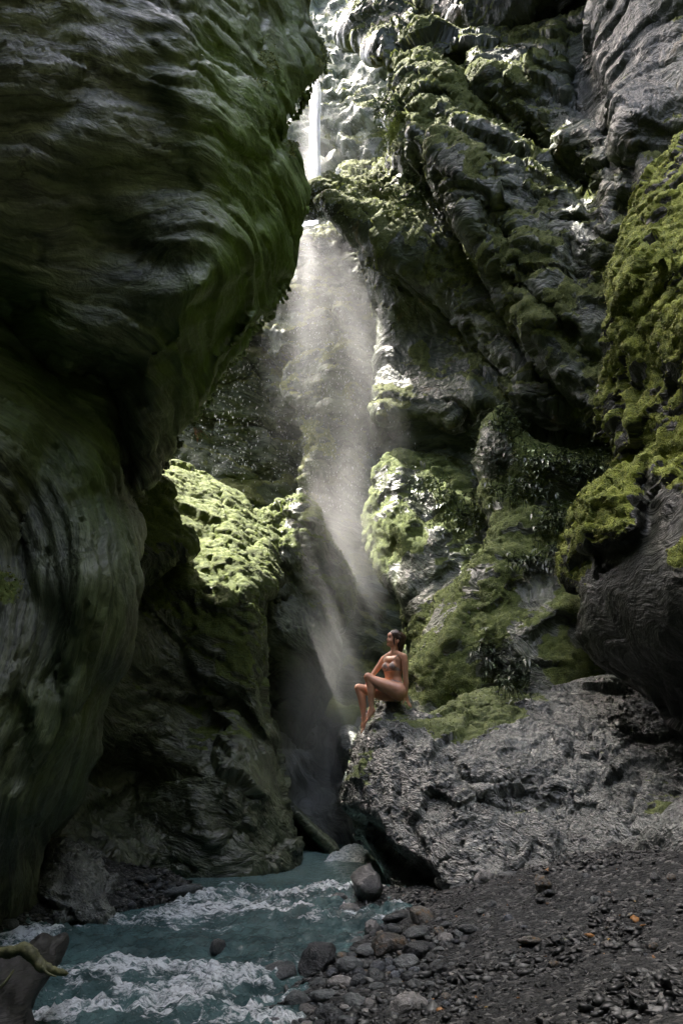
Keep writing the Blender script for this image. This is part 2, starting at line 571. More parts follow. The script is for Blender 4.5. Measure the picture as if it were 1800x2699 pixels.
# ------------------------------------------------------------------ left cliff
up_outline = [(-320, -330), (400, -360), (840, -350), (845, -150), (818, 0), (827, 57), (847, 115), (863, 172), (850, 212), (821, 247), (786, 304), (746, 347),
              (746, 379), (778, 379), (795, 425), (795, 459), (810, 499), (809, 551), (789, 603), (781, 660), (778, 723), (758, 786), (723, 832),
              (663, 892), (637, 946), (585, 998), (565, 1049), (528, 1101), (488, 1158), (459, 1216), (413, 1262), (321, 1330), (335, 1240),
              (335, 1130), (300, 1020), (230, 985), (150, 970), (70, 900), (20, 830), (-100, 740), (-320, 640)]
up_ctrl = [(-900, -900, 3.0), (-900, 0, 3.6), (-900, 600, 4.4), (0, -400, 4.2), (0, 0, 4.9), (300, 0, 5.6), (460, 0, 5.9), (460, 250, 6.0), (640, 0, 7.2),
           (700, 250, 7.6), (820, 0, 8.8), (850, 190, 8.8), (760, 400, 8.4), (620, 420, 6.7), (600, 680, 6.7), (0, 400, 5.4), (300, 450, 6.1),
           (480, 500, 6.5), (300, 700, 6.5), (0, 750, 6.1), (700, 550, 7.8), (800, 520, 8.8), (770, 740, 8.9), (700, 700, 7.9), (520, 830, 6.8),
           (650, 880, 8.5), (560, 1040, 8.2), (480, 950, 7.2), (340, 1000, 6.9), (450, 1200, 8.2), (380, 1120, 7.3), (330, 1310, 7.9), (160, 960, 6.6)]
up_feats = [([(470, -100), (455, 130), (448, 280), (500, 330), (600, 400), (618, 500), (600, 680), (530, 740), (515, 830), (480, 870)], 150, 0.28, 1, 45),
            ([(680, 40), (680, 130), (740, 170), (745, 230), (758, 300)], 40, -0.22, 1),
            ([(700, 420), (660, 470), (690, 560)], 40, 0.25, 0),
            ([(720, 700), (600, 770), (520, 830)], 14, 0.16, 0),
            ([(250, 590), (330, 640), (420, 690), (520, 690)], 40, 0.12, 0),
            ([(0, 330), (150, 300), (260, 230), (430, 280)], 60, 0.14, 0),
            ([(470, 905), (470, 960), (478, 1060), (440, 1150), (400, 1200)], 26, 0.25, 1),
            ([(320, 985), (420, 960), (465, 960)], 16, 0.15, 0),
            ([(350, 1060), (420, 1040), (480, 1010)], 10, 0.10, 0),
            ([(350, 1130), (420, 1110), (470, 1070)], 10, 0.10, 0)]
lo_outline = [(-320, 600), (-100, 700), (0, 745), (60, 850), (150, 950), (250, 975), (320, 1040), (338, 1180), (326, 1300), (367, 1371), (376, 1417),
              (367, 1531), (350, 1617), (344, 1704), (327, 1761), (298, 1800), (284, 1846), (275, 1984), (241, 2047), (224, 2110), (166, 2190),
              (115, 2253), (20, 2330), (-100, 2400), (-320, 2450)]
lo_ctrl = [(-900, 600, 5.4), (-900, 1500, 4.6), (-900, 2500, 5.0), (0, 760, 6.9), (150, 980, 7.3), (300, 1040, 7.5), (320, 1200, 7.5), (200, 1200, 7.2),
           (0, 1200, 6.6), (80, 1420, 6.9), (200, 1450, 6.7), (300, 1500, 6.8), (360, 1450, 7.3), (0, 1600, 6.5), (100, 1650, 6.6), (250, 1700, 6.7),
           (320, 1720, 7.1), (150, 1950, 6.7), (260, 1950, 7.1), (0, 1950, 6.3), (80, 2150, 6.7), (180, 2160, 7.1), (0, 2300, 6.7), (100, 2250, 7.0)]
lo_feats = [([(120, 1180), (70, 1350), (60, 1500), (120, 1640), (130, 1760)], 45, 0.16, 0), ([(180, 1330), (260, 1300), (330, 1310)], 16, 0.14, 0),
            ([(30, 1850), (60, 1950), (40, 2050)], 25, 0.2, 0), ([(230, 1500), (190, 1700), (200, 1900), (120, 2150)], 30, -0.12, 0),
            ([(190, 1650), (200, 1730), (150, 1800)], 24, 0.12, 0)]
ft_outline = [(118, 2200), (114, 2300), (109, 2374), (92, 2440), (60, 2500), (-200, 2540), (-400, 2300), (-100, 2200)]
ft_ctrl = [(100, 2300, 7.55), (0, 2400, 7.2), (90, 2430, 7.5), (-300, 2400, 6.8), (50, 2300, 7.3)]
S_left = rbf([(0, 0, 0), (0, 400, 1.6), (0, 750, 3.0), (450, 0, -.6), (450, 400, 1.3), (300, 600, 2.2), (600, 680, 2.4), (780, 700, 1.1), (820, 300, -.5),
              (820, 0, -1.6), (620, 0, -1.2), (640, 300, 0.4), (480, 1150, 3.3), (570, 1000, 2.5), (400, 1100, 3.7), (330, 1250, 4.4), (150, 980, 4.0),
              (350, 1450, 4.6), (250, 1450, 5.4), (150, 1450, 6.3), (0, 1450, 7.6), (290, 1850, 4.6), (200, 1850, 5.3), (0, 1850, 6.9), (110, 2250, 4.9),
              (0, 2300, 5.8), (-300, 1500, 9.5), (0, 1050, 5.2), (-600, 400, 2.0), (-600, -400, -1.5), (200, 1150, 4.9)], 120)
left_cliff = make_rock('cliff', [inflate(up_outline, up_ctrl, 3.6, 130, 1.1, 10, up_feats), inflate(lo_outline, lo_ctrl, 3.2, 110, 0.9, 10, lo_feats),
                                 inflate(ft_outline, ft_ctrl, 2.0, 50, 0.4, 8)], 0.043, M_left,
                       warp=(0.10, 1.1), seed=1,
                       strata_fn=lambda v, px, py: np.stack([S_left(px, py), v[:, 0] + 0.3 * v[:, 1], v[:, 2]], -1),
                       disp=[('fbm', 0.8, 0.07, 2), ('layer', 1.5, 0.07, 2, 0.5), ('facet', 2.2, 0.06, 0.6), ('laycrack', 1.6, 0.05, 0.05, 0.45), ('layer', 4.5, 0.02, 3, 0.9), ('laycrack', 4.5, 0.022, 0.06, 1.0), ('layridge', 9, 0.007, 2, 1.6),
                             ('fbm', 5, 0.010, 3)],
                       moss=dict(bias=-0.55, up=0.9, noise=0.45, blobs=[(700, 170, 60, 120, 0.8), (835, 160, 45, 60, 1.0), (765, 395, 30, 40, .9), (20, 1550, 60, 60, .6)]),
                       mossamp=0.03,
                       algae=[(720, 550, 190, 520, 1.3), (540, 250, 120, 250, .6), (560, 980, 140, 190, 1.1), (120, 1050, 220, 180, .7), (260, 1150, 80, 150, .5),
                              (0, 850, 130, 120, .7), (60, 1900, 120, 300, .35), (250, 1600, 120, 300, .3), (100, 600, 300, 200, .25)])
tag(left_cliff, 'smooth streaked dark green cliff overhanging the left side of the gorge', 'cliff')

# ------------------------------------------------------------------ mossy boulder beneath it
b2_outline = [(300, 1330), (400, 1262), (453, 1227), (482, 1219), (534, 1244), (608, 1290), (649, 1336), (683, 1371), (723, 1405), (734, 1440), (729, 1503),
              (740, 1531), (712, 1572), (692, 1580), (690, 1704), (706, 1800), (712, 1886), (729, 1943), (735, 2030), (752, 2127), (772, 2202), (774, 2320),
              (700, 2350), (488, 2350), (367, 2330), (230, 2290), (130, 2230), (100, 2000), (120, 1500)]
b2_ctrl = [(640, 2320, 10.3), (488, 2320, 10.2), (300, 2280, 9.7), (160, 2200, 9.4), (772, 2300, 10.7), (740, 2100, 11.2), (500, 2100, 10.3), (640, 2100, 10.5),
           (350, 2130, 10.5), (700, 1950, 11.1), (500, 1950, 10.8), (350, 1950, 10.7), (650, 1750, 11.0), (520, 1750, 10.9), (350, 1700, 10.6), (220, 1700, 10.2),
           (680, 1620, 11.2), (450, 1420, 12.0), (560, 1500, 11.6), (640, 1560, 11.3), (600, 1400, 12.5), (700, 1500, 12.2), (720, 1430, 13.2), (480, 1225, 14.3), (560, 1270, 14.0), (540, 1340, 13.2),
           (650, 1350, 13.6), (420, 1300, 12.8), (300, 1400, 11.6)]
b2_feats = [([(375, 1570), (420, 1640), (490, 1720), (530, 1830), (560, 1880)], 30, 0.25, 1), ([(560, 1800), (620, 1840), (690, 1930)], 40, 0.45, 1),
            ([(440, 1480), (520, 1570), (590, 1590), (640, 1560)], 22, -0.18, 0), ([(590, 1430), (630, 1500), (660, 1620), (690, 1720)], 12, -0.12, 0),
            ([(590, 1350), (560, 1400), (520, 1420)], 20, 0.2, 0), ([(640, 1400), (670, 1430), (700, 1420)], 14, 0.15, 0),
            ([(350, 2070), (440, 2060), (540, 2090), (600, 2200)], 30, 0.15, 0), ([(230, 2050), (330, 2060), (350, 2110), (260, 2150)], 60, 0.5, 0)]
bl_outline = [(200, 1300), (330, 1290), (410, 1262), (447, 1280), (480, 1370), (506, 1440), (475, 1472), (440, 1500), (392, 1558), (340, 1600), (200, 1640)]
bl_ctrl = [(300, 1400, 9.9), (440, 1300, 10.8), (480, 1430, 10.4), (400, 1520, 10.2), (330, 1580, 10.2), (200, 1450, 9.6)]
b2 = make_rock('boulder', [inflate(b2_outline, b2_ctrl, 3.0, 45, 0.6, 8, b2_feats), inflate(bl_outline, bl_ctrl, 1.6, 60, 0.5, 8)], 0.039, M_green,
               grain=(0.45, 0.25, 0.85), warp=(0.22, 0.7), seed=2,
               disp=[('fbm', 1.1, 0.06, 2), ('facet', 1.3, 0.20, 0.7), ('facet', 4, 0.06, 1.6), ('layridge', 3, 0.03, 3, 1.0), ('facet', 10, 0.025, 4), ('fbm', 12, 0.008, 3)],
               moss=dict(bias=-0.1, up=0.9, noise=0.5, freq=1.6, blobs=[(560, 1400, 200, 210, 0.95), (430, 1320, 60, 120, .4), (600, 1950, 120, 100, 0.25), (620, 1680, 110, 150, .55), (450, 2200, 400, 230, -0.7), (700, 2050, 80, 200, -0.3), (640, 1750, 60, 80, .3)]),
               mossamp=0.03)
tag(b2, 'huge moss-topped boulder with dark wet foot beside the turquoise pool', 'boulder')

# ------------------------------------------------------------------ rocks of the narrow channel behind
sl_outline = [(640, 1420), (722, 1425), (769, 1462), (832, 1549), (878, 1589), (897, 1630), (897, 1740), (878, 1800), (850, 1875), (815, 1949), (770, 2018),
              (758, 2150), (690, 2160), (620, 1900), (620, 1500)]
sl_ctrl = [(700, 1440, 14.2), (800, 1530, 14.0), (890, 1620, 14.0), (750, 1640, 13.1), (850, 1700, 13.2), (700, 1800, 13.7), (800, 1880, 14.0), (740, 2050, 14.4), (640, 1700, 13.2)]
slab_rock = make_rock('overhanging_rock', [inflate(sl_outline, sl_ctrl, 2.2, 60, 0.6, 8, [([(722, 1435), (800, 1540), (890, 1625)], 26, 0.35, -1)])], 0.05, M_back,
                      grain=(0.6, 0.3, 0.7), seed=3, disp=[('fbm', 1.0, 0.07, 3), ('facet', 3, 0.10, 1.2), ('layridge', 4, 0.03, 3, 0.8), ('facet', 9, 0.03, 4)],
                      moss=dict(bias=-0.5, up=0.9, noise=0.4))
tag(slab_rock, 'dark overhanging rock with pale lit upper edge between boulder and mist', 'rock')

ch_outline = [(640, 1900), (760, 1880), (850, 1865), (960, 1870), (1060, 1890), (1080, 2320), (640, 2320)]
ch_ctrl = [(700, 1700, 15.2), (800, 1900, 14.6), (860, 1950, 14.9), (900, 1750, 15.4), (790, 2050, 14.2), (850, 2080, 14.6), (900, 2000, 14.6), (760, 2250, 13.6), (900, 2250, 13.4),
           (950, 2100, 13.9), (880, 2150, 13.7), (1050, 2000, 13.8)]
ch_feats = [([(830, 1880), (870, 1990), (890, 2100)], 20, 0.35, 0), ([(860, 2140), (890, 2125), (920, 2140)], 16, 0.2, -1), ([(780, 1960), (830, 1990), (850, 2060)], 26, 0.3, 0)]
chan = make_rock('fluted_rock', [inflate(ch_outline, ch_ctrl, 2.4, 80, 0.7, 8, ch_feats)], 0.065, M_chan, grain=(0.85, 0.2, 0.4), warp=(0.5, 0.7), seed=4,
                 disp=[('fbm', 1.0, 0.12, 3), ('layridge', 2.5, 0.08, 3, 0.6), ('layer', 8, 0.02, 2, 1.0)],
                 moss=dict(bias=-0.35, up=0.7, noise=0.4, blobs=[(920, 1760, 150, 130, 1.4)]))
tag(chan, 'pale grey fluted rock wall at the back of the narrow channel', 'rock wall')

an_outline = [(895, 1945), (912, 1915), (935, 1925), (960, 1990), (950, 2060), (915, 2040), (897, 2000)]
ang = make_rock('rock', [inflate(an_outline, [(900, 1950, 12.6), (930, 1990, 12.3), (950, 2050, 12.5)], 1.2, 18, 0.3, 6, [([(900, 1975), (930, 1995), (950, 2040)], 14, 0.2, 1)])], 0.03, M_chan,
                grain=(0.5, 0.3, 0.8), seed=5, disp=[('ridge', 2.2, 0.05, 3), ('layridge', 7, 0.02, 3, 2)])
tag(ang, 'small pale angular rock wedged behind the boulder below the seated person', 'rock')

ts_outline = [(740, 2110), (775, 2122), (805, 2150), (850, 2192), (896, 2236), (888, 2252), (868, 2268), (840, 2280), (740, 2280)]
ts = make_rock('fallen_slab', [inflate(ts_outline, [(770, 2140, 12.6), (850, 2205, 12.3), (880, 2245, 12.1), (800, 2230, 12.5), (760, 2260, 12.6)], 1.3, 10, 0.25, 5,
                                       [([(760, 2150), (800, 2186), (840, 2225), (872, 2264)], 60, 0.8, 1)])], 0.025, M_back, grain=(0.65, 0.2, -0.75), warp=(0.05, 0.6), seed=6, smooth0=1,
               disp=[('fbm', 2, 0.02, 3), ('layer', 10, 0.015, 2, 1)])
tag(ts, 'dark tilted slab leaning over the far end of the pool', 'rock')

# ------------------------------------------------------------------ back cliffs in the mist
bk_outline = [(250, 700), (560, 640), (760, 600), (900, 600), (1300, 640), (1400, 1700), (1300, 2330), (700, 2330), (560, 1700), (250, 1500)]
bk_ctrl = [(300, 700, 18.2), (560, 800, 18.4), (560, 960, 17.6), (580, 1150, 18.0), (760, 1200, 18.3), (560, 1400, 17.2), (850, 1000, 18.8), (900, 1350, 19.4),
           (930, 1600, 18.8), (1100, 1180, 20.1), (1250, 1180, 19.4), (1300, 900, 19.1), (900, 700, 19.4), (700, 700, 19.2), (900, 2200, 18.6), (700, 1700, 18.1)]
bk_feats = [([(400, 1000), (500, 985), (610, 985), (660, 960), (700, 1000), (720, 1040)], 60, 0.5, 1), ([(540, 1262), (620, 1272), (718, 1264)], 9, 0.4, 0),
            ([(700, 1265), (730, 1300), (760, 1330)], 10, 0.25, 0), ([(640, 1150), (690, 1220), (700, 1260)], 14, 0.2, 0)]
bk = make_rock('cliff', [inflate(bk_outline, bk_ctrl, 2.5, 100, 0.8, 10, bk_feats)], 0.105, M_back, grain=(0.2, 0.2, 0.95), seed=7,
               disp=[('fbm', 0.6, 0.2, 3), ('facet', 1.2, 0.3, 0.35), ('facet', 3.5, 0.10, 0.9), ('fbm', 5, 0.035, 3)],
               moss=dict(bias=0.1, up=0.9, noise=0.6, freq=0.9, blobs=[(600, 1360, 200, 100, .4), (650, 900, 150, 80, .4)]), mossamp=0.06)
tag(bk, 'misty grey back cliff of the gorge with a dark horizontal crack', 'cliff')

co_outline = [(620, 830), (700, 700), (800, 620), (900, 580), (1060, 690), (1110, 900), (1060, 1120), (940, 1190), (955, 1228), (870, 1260), (792, 1294), (803, 1200), (783, 1110),
              (800, 1090), (765, 1062), (747, 1030), (752, 975), (770, 930), (720, 950), (700, 900)]
co_ctrl = [(640, 830, 17.4), (760, 900, 16.9), (760, 1030, 16.9), (800, 1180, 16.5), (800, 1280, 16.4), (930, 1220, 16.6), (900, 1050, 16.5), (1050, 900, 17.2), (900, 700, 17.4), (780, 700, 17.5), (1050, 1100, 17.4)]
co_feats = [([(760, 1075), (850, 1080), (960, 1120), (1050, 1130)], 40, 0.4, 1), ([(770, 930), (830, 960), (860, 1010)], 20, 0.25, 1)]
col = make_rock('rock_pinnacle', [inflate(co_outline, co_ctrl, 1.8, 50, 0.6, 9, co_feats)], 0.065, M_back, grain=(0.3, 0.2, 0.9), seed=8,
                disp=[('fbm', 0.8, 0.14, 3), ('facet', 1.6, 0.22, 1.0), ('facet', 4, 0.09, 2.5), ('fbm', 7, 0.04, 3)],
                moss=dict(bias=0.1, up=0.8, noise=0.6, freq=1.2, blobs=[(785, 1200, 60, 120, .5), (770, 980, 50, 90, .4)]), mossamp=0.07)
tag(col, 'pale green rock column standing in the spray below the waterfall', 'rock')

m2_outline = [(630, 1400), (677, 1353), (735, 1325), (798, 1290), (823, 1336), (855, 1399), (893, 1455), (930, 1560), (900, 1660), (780, 1660), (640, 1520)]
m2 = make_rock('mossy_rock', [inflate(m2_outline, [(680, 1370, 14.2), (790, 1310, 14.0), (800, 1420, 13.6), (880, 1480, 13.9), (700, 1460, 13.5), (850, 1600, 13.7)], 1.6, 40, 0.5, 8,
                                      [([(760, 1340), (720, 1400), (690, 1450)], 12, 0.2, 0), ([(800, 1360), (790, 1430), (820, 1480)], 12, 0.18, 0)])], 0.04, M_green,
               grain=(0.7, 0.3, 0.6), seed=9, disp=[('fbm', 1.1, 0.1, 3), ('facet', 2.5, 0.16, 1.2), ('facet', 6, 0.06, 3), ('fbm', 7, 0.03, 3)],
               moss=dict(bias=0.25, up=0.8, noise=0.6), mossamp=0.07)
tag(m2, 'wedge of mossy rock poking up behind the big boulder at the mist edge', 'rock')

m5_outline = [(975, 1325), (1000, 1240), (1043, 1198), (1130, 1190), (1244, 1240), (1330, 1350), (1350, 1800), (1100, 1950), (1070, 1750), (1055, 1617), (1015, 1543), (980, 1451), (962, 1390)]
m5 = make_rock('mossy_mound', [inflate(m5_outline, [(980, 1330, 14.4), (1060, 1210, 14.6), (1200, 1240, 14.4), (1080, 1400, 13.6), (1020, 1530, 13.8), (1200, 1450, 13.3), (1100, 1700, 12.9), (1250, 1600, 12.8)], 2.0, 70, 0.7, 9,
                                       [([(1010, 1290), (990, 1380), (1040, 1470)], 22, 0.2, 0), ([(1060, 1610), (1100, 1560), (1170, 1500)], 18, 0.25, 1), ([(1090, 1250), (1120, 1340), (1100, 1420)], 25, 0.2, 0)])], 0.05, M_green,
               grain=(0.6, 0.3, 0.7), seed=10, disp=[('fbm', 0.9, 0.16, 2), ('facet', 1.5, 0.12, 1.0), ('fbm', 3, 0.05, 3), ('facet', 6, 0.03, 4)],
               moss=dict(bias=0.5, up=0.6, noise=0.7, freq=1.0, blobs=[(1000, 1450, 80, 150, .4), (1150, 1500, 80, 80, -.4)]), mossamp=0.05)
tag(m5, 'lumpy moss-grown rock mound behind the seated person, half in mist', 'rock')

tp_outline = [(600, 150), (690, -120), (850, -140), (1250, -160), (1250, 500), (960, 600), (700, 560), (620, 420)]
tp_ctrl = [(740, 300, 21.0), (760, 520, 20.2), (830, 150, 22.5), (850, -50, 24.5), (900, 300, 20.6), (1000, 150, 20.8), (1000, 450, 20.2), (1100, -200, 22.0), (700, -300, 27.0), (900, -300, 26.0)]
tp = make_rock('cliff', [inflate(tp_outline, tp_ctrl, 2.5, 50, 0.6, 9, [([(880, 80), (900, 160), (960, 190)], 40, 0.5, 1)])], 0.12, M_back, grain=(0.7, 0.2, 0.6), seed=11,
               disp=[('fbm', 0.6, 0.2, 3), ('facet', 1.2, 0.35, 0.7), ('facet', 4, 0.1, 2.5), ('fbm', 4, 0.06, 3)], moss=dict(bias=0.0, up=0.8, noise=0.6), mossamp=0.08)
tag(tp, 'sunlit rock face beyond the waterfall at the top of the gorge', 'cliff')

# ------------------------------------------------------------------ upper right cliff
ur_outline = [(900, -330), (915, -150), (935, 0), (905, 100), (960, 140), (1035, 180), (1058, 241), (1020, 290), (1030, 345), (1015, 420), (960, 440), (905, 445), (865, 465),
              (825, 490), (800, 525), (825, 556), (868, 562), (907, 610), (953, 655), (985, 760), (992, 900), (985, 1050), (1003, 1112), (1124, 1114), (1181, 1138), (1225, 1124), (1262, 1090),
              (1400, 1130), (1600, 1180), (2050, 1150), (2100, -300), (1800, -340)]
ur_ctrl = [(810, 520, 15.2), (850, 510, 14.7), (870, 470, 15.9), (960, 445, 16.6), (930, 490, 15.2), (950, 540, 14.2), (900, 590, 14.2), (950, 640, 14.2), (1080, 560, 13.7), (1100, 680, 13.6), (1000, 900, 15.2), (990, 1100, 15.0), (1120, 1110, 14.4), (1200, 1130, 14.0),
           (1200, 900, 14.2), (1300, 1050, 13.4), (1450, 1130, 12.6), (1600, 1150, 11.8), (1140, 430, 12.7), (1050, 250, 13.8), (1150, 300, 13.0), (1020, 400, 14.2), (1250, 560, 12.3), (1400, 850, 12.0),
           (1500, 950, 11.9), (1300, 350, 12.6), (1400, 550, 12.0), (1500, 700, 11.7), (1550, 900, 11.6), (1250, 150, 13.3), (1400, 130, 12.6), (1540, 60, 12.2), (1540, 250, 11.9), (1640, 300, 10.6),
           (1700, 100, 10.4), (1750, 350, 10.2), (1640, 600, 10.8), (2300, 0, 8.0), (2300, 700, 8.5), (2300, -600, 8), (1300, -300, 12.0), (1700, -300, 9.6), (1300, -80, 13.0), (1000, 50, 15.5), (1000, -200, 16), (900, -600, 17), (1500, -500, 12)]
ur_feats = [([(1140, 450), (1180, 520), (1240, 610), (1300, 720), (1350, 800), (1400, 900), (1480, 1010), (1560, 1090)], 75, 1.1, 1),
            ([(1310, 270), (1345, 310), (1420, 380), (1500, 450), (1550, 500)], 20, 1.2, 0),
            ([(1100, 55), (1180, 100), (1260, 118), (1400, 100), (1500, 62), (1572, 20)], 70, 1.1, -1),
            ([(1572, -50), (1576, 120), (1590, 200), (1612, 270), (1618, 420), (1650, 570)], 160, -0.5, -1),
            ([(1482, 100), (1482, 190), (1500, 280), (1560, 340), (1605, 380)], 60, 0.3, -1),
            ([(1060, 250), (1075, 330), (1080, 440), (1120, 480)], 30, 0.6, 1),
            ([(1200, 150), (1230, 220), (1300, 300)], 26, 0.6, 0), ([(1140, 290), (1135, 350), (1150, 420)], 40, 0.5, 1),
            ([(950, 660), (1060, 700), (1160, 790), (1260, 900), (1330, 960)], 60, 0.5, 1),
            ([(1300, 560), (1320, 610), (1340, 640)], 22, 0.3, 0), ([(1360, 700), (1420, 780), (1500, 860), (1560, 930)], 20, 0.4, 1),
            ([(960, 140), (1000, 200), (1050, 240)], 40, 0.5, 1), ([(1640, 420), (1660, 480), (1660, 560)], 24, 0.5, 0),
            ([(1625, 300), (1680, 310), (1740, 340), (1800, 350)], 30, -0.2, -1)]
ur = make_rock('cliff', [inflate(ur_outline, ur_ctrl, 3.5, 55, 0.6, 9, ur_feats, soft=60)], 0.059, M_cliff, grain=(0.72, 0.25, 0.65), warp=(0.28, 0.6), seed=12,
               disp=[('fbm', 0.8, 0.12, 2), ('facet', 1.3, 0.36, 0.26), ('facet', 3.4, 0.16, 0.7), ('layridge', 3, 0.05, 3, 0.6), ('facet', 8, 0.05, 2.2), ('ridge', 5, 0.02, 3), ('fbm', 12, 0.012, 3)],
               moss=dict(bias=0.34, up=0.85, noise=0.75, freq=1.2, blobs=[(950, 520, 130, 90, 0.8), (1100, 200, 130, 180, 0.5), (1280, 760, 160, 120, .45), (1130, 650, 160, 60, .4), (1680, 200, 130, 300, -0.8),
                                                                      (1550, 250, 70, 140, -0.9), (1350, 560, 120, 120, -.1), (1100, 1000, 150, 150, -.2)]), mossamp=0.06,
               calm=[(1090, 950, 170, 230, .9), (1690, 200, 100, 250, .5), (1545, 240, 50, 120, .7)], algae=[(1700, 120, 110, 260, 1.1), (1700, 380, 90, 120, .6), (1545, 240, 55, 130, .9), (1350, 20, 150, 60, .8)])  # darker wall and slab, and shade of the top recess put into the colour
tag(ur, 'rugged grey cliff with diagonal ledges and hanging moss above the mist', 'cliff')

# ------------------------------------------------------------------ right foreground cliff
rf_outline = [(2100, 200), (1900, 330), (1800, 370), (1761, 413), (1698, 488), (1675, 551), (1640, 608), (1617, 689), (1603, 763), (1617, 815), (1603, 861), (1600, 930), (1583, 1003),
              (1574, 1072), (1580, 1175), (1606, 1150), (1650, 1215), (1760, 1260), (2100, 1290)]
rf_ctrl = [(1610, 750, 8.6), (1700, 520, 8.6), (1800, 400, 8.4), (1800, 600, 7.6), (1700, 720, 7.9), (1800, 800, 7.2), (1600, 1000, 8.7), (1650, 950, 8.1), (1590, 1150, 8.7), (1720, 1050, 7.7), (1680, 1200, 8.2),
           (2400, 700, 5.2), (2400, 200, 6.0), (2400, 1200, 5.2)]
rf_feats = [([(1720, 700), (1780, 730), (1800, 790)], 30, -0.15, 0), ([(1610, 800), (1680, 830), (1720, 780), (1790, 720)], 26, 0.3, 1), ([(1610, 880), (1625, 970), (1650, 1060), (1660, 1170)], 26, 0.35, 1),
            ([(1700, 900), (1720, 1000), (1800, 1050)], 60, 0.25, 0), ([(1640, 620), (1720, 600), (1800, 560)], 30, 0.2, 0)]
rl_outline = [(2100, 1080), (1800, 1130), (1720, 1180), (1650, 1208), (1560, 1279), (1520, 1359), (1497, 1428), (1480, 1470), (1480, 1540), (1505, 1560), (1524, 1585), (1514, 1646), (1531, 1692),
              (1560, 1744), (1589, 1767), (1646, 1795), (1732, 1840), (1772, 1886), (1800, 1915), (1900, 2000), (2100, 2040)]
rl_ctrl = [(1485, 1480, 8.6), (1560, 1300, 8.3), (1600, 1350, 7.7), (1660, 1230, 8.1), (1690, 1330, 7.4), (1800, 1150, 7.4), (1800, 1250, 6.9), (1520, 1600, 8.4), (1600, 1500, 7.6), (1700, 1500, 7.0), (1800, 1500, 6.6),
           (1560, 1720, 8.5), (1700, 1700, 7.6), (1800, 1700, 7.1), (1700, 1820, 8.3), (1790, 1890, 8.0), (2400, 1500, 5.0), (2400, 2000, 6)]
rl_feats = [([(1500, 1475), (1560, 1445), (1620, 1432), (1690, 1380), (1668, 1300), (1720, 1215), (1800, 1165), (1900, 1120)], 130, 0.55, 1)]
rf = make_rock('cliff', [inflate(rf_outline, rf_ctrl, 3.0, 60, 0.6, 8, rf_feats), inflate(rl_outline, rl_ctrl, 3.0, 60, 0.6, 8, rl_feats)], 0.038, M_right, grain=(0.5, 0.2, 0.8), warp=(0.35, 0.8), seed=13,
               disp=[('fbm', 1.0, 0.10, 2), ('facet', 1.5, 0.16, 1.0), ('facet', 4, 0.07, 2.2), ('fbm', 4, 0.03, 3), ('facet', 11, 0.022, 6)],
               moss=dict(bias=0.1, up=0.8, noise=0.6, freq=1.5, left=0.25, blobs=[(1700, 800, 130, 350, 0.65), (1590, 1350, 90, 110, 0.9), (1740, 1190, 80, 50, .9), (1650, 1600, 120, 160, -0.9), (1750, 1750, 120, 130, -1.0), (1500, 1510, 20, 60, .7), (1760, 1350, 100, 90, -.8)]),
               mossamp=0.055, calm=[(1680, 1620, 180, 200, .9), (1780, 1400, 90, 120, .6)])
tag(rf, 'right foreground cliff with yellow-green moss over a dark undercut bulge', 'cliff')

# ------------------------------------------------------------------ mossy pillar behind the person, right
rm_outline = [(1267, 1107), (1256, 1244), (1267, 1348), (1267, 1445), (1204, 1537), (1153, 1577), (1124, 1652), (1084, 1744), (1068, 1800), (1060, 1920), (1700, 1980), (1800, 1500), (1750, 1150), (1550, 1190),
              (1400, 1150), (1330, 1070)]
rm_ctrl = [(1300, 1130, 12.9), (1267, 1348, 12.6), (1350, 1300, 12.1), (1450, 1230, 12.3), (1204, 1537, 12.0), (1280, 1500, 11.5), (1400, 1500, 11.3), (1084, 1780, 11.1), (1180, 1700, 10.9), (1300, 1750, 10.6), (1500, 1770, 10.3),
           (1560, 1500, 11.0), (1450, 1400, 11.5), (1700, 1300, 11.8), (1550, 1250, 12.2), (1200, 1850, 10.6)]
rm_feats = [([(1300, 1250), (1310, 1350), (1290, 1450), (1220, 1560)], 18, 0.15, 1), ([(1390, 1370), (1300, 1400), (1230, 1560), (1190, 1680)], 24, -0.15, 0), ([(1330, 1250), (1420, 1330), (1540, 1340)], 50, 0.5, 0),
            ([(1340, 1480), (1450, 1495), (1500, 1480)], 16, 0.2, 1), ([(1400, 1650), (1500, 1600), (1560, 1650)], 26, -0.25, 0), ([(1240, 1630), (1200, 1720), (1120, 1780)], 20, 0.12, 0)]
rm = make_rock('mossy_slope', [inflate(rm_outline, rm_ctrl, 2.2, 60, 0.6, 8, rm_feats)], 0.039, M_green, grain=(0.4, 0.2, 0.9), warp=(0.4, 0.8), seed=14,
               disp=[('fbm', 1.0, 0.10, 2), ('facet', 1.4, 0.08, 1.0), ('fbm', 3, 0.03, 3), ('facet', 7, 0.025, 4)],
               moss=dict(bias=0.5, up=0.6, noise=0.6, freq=1.4, blobs=[(1430, 1560, 50, 60, -0.9), (1310, 1190, 40, 60, -0.8), (1560, 1680, 80, 40, -.8), (1360, 1760, 80, 60, -.3)]), mossamp=0.045)
tag(rm, 'mossy green slope with leafy plants directly behind the seated person', 'rock')

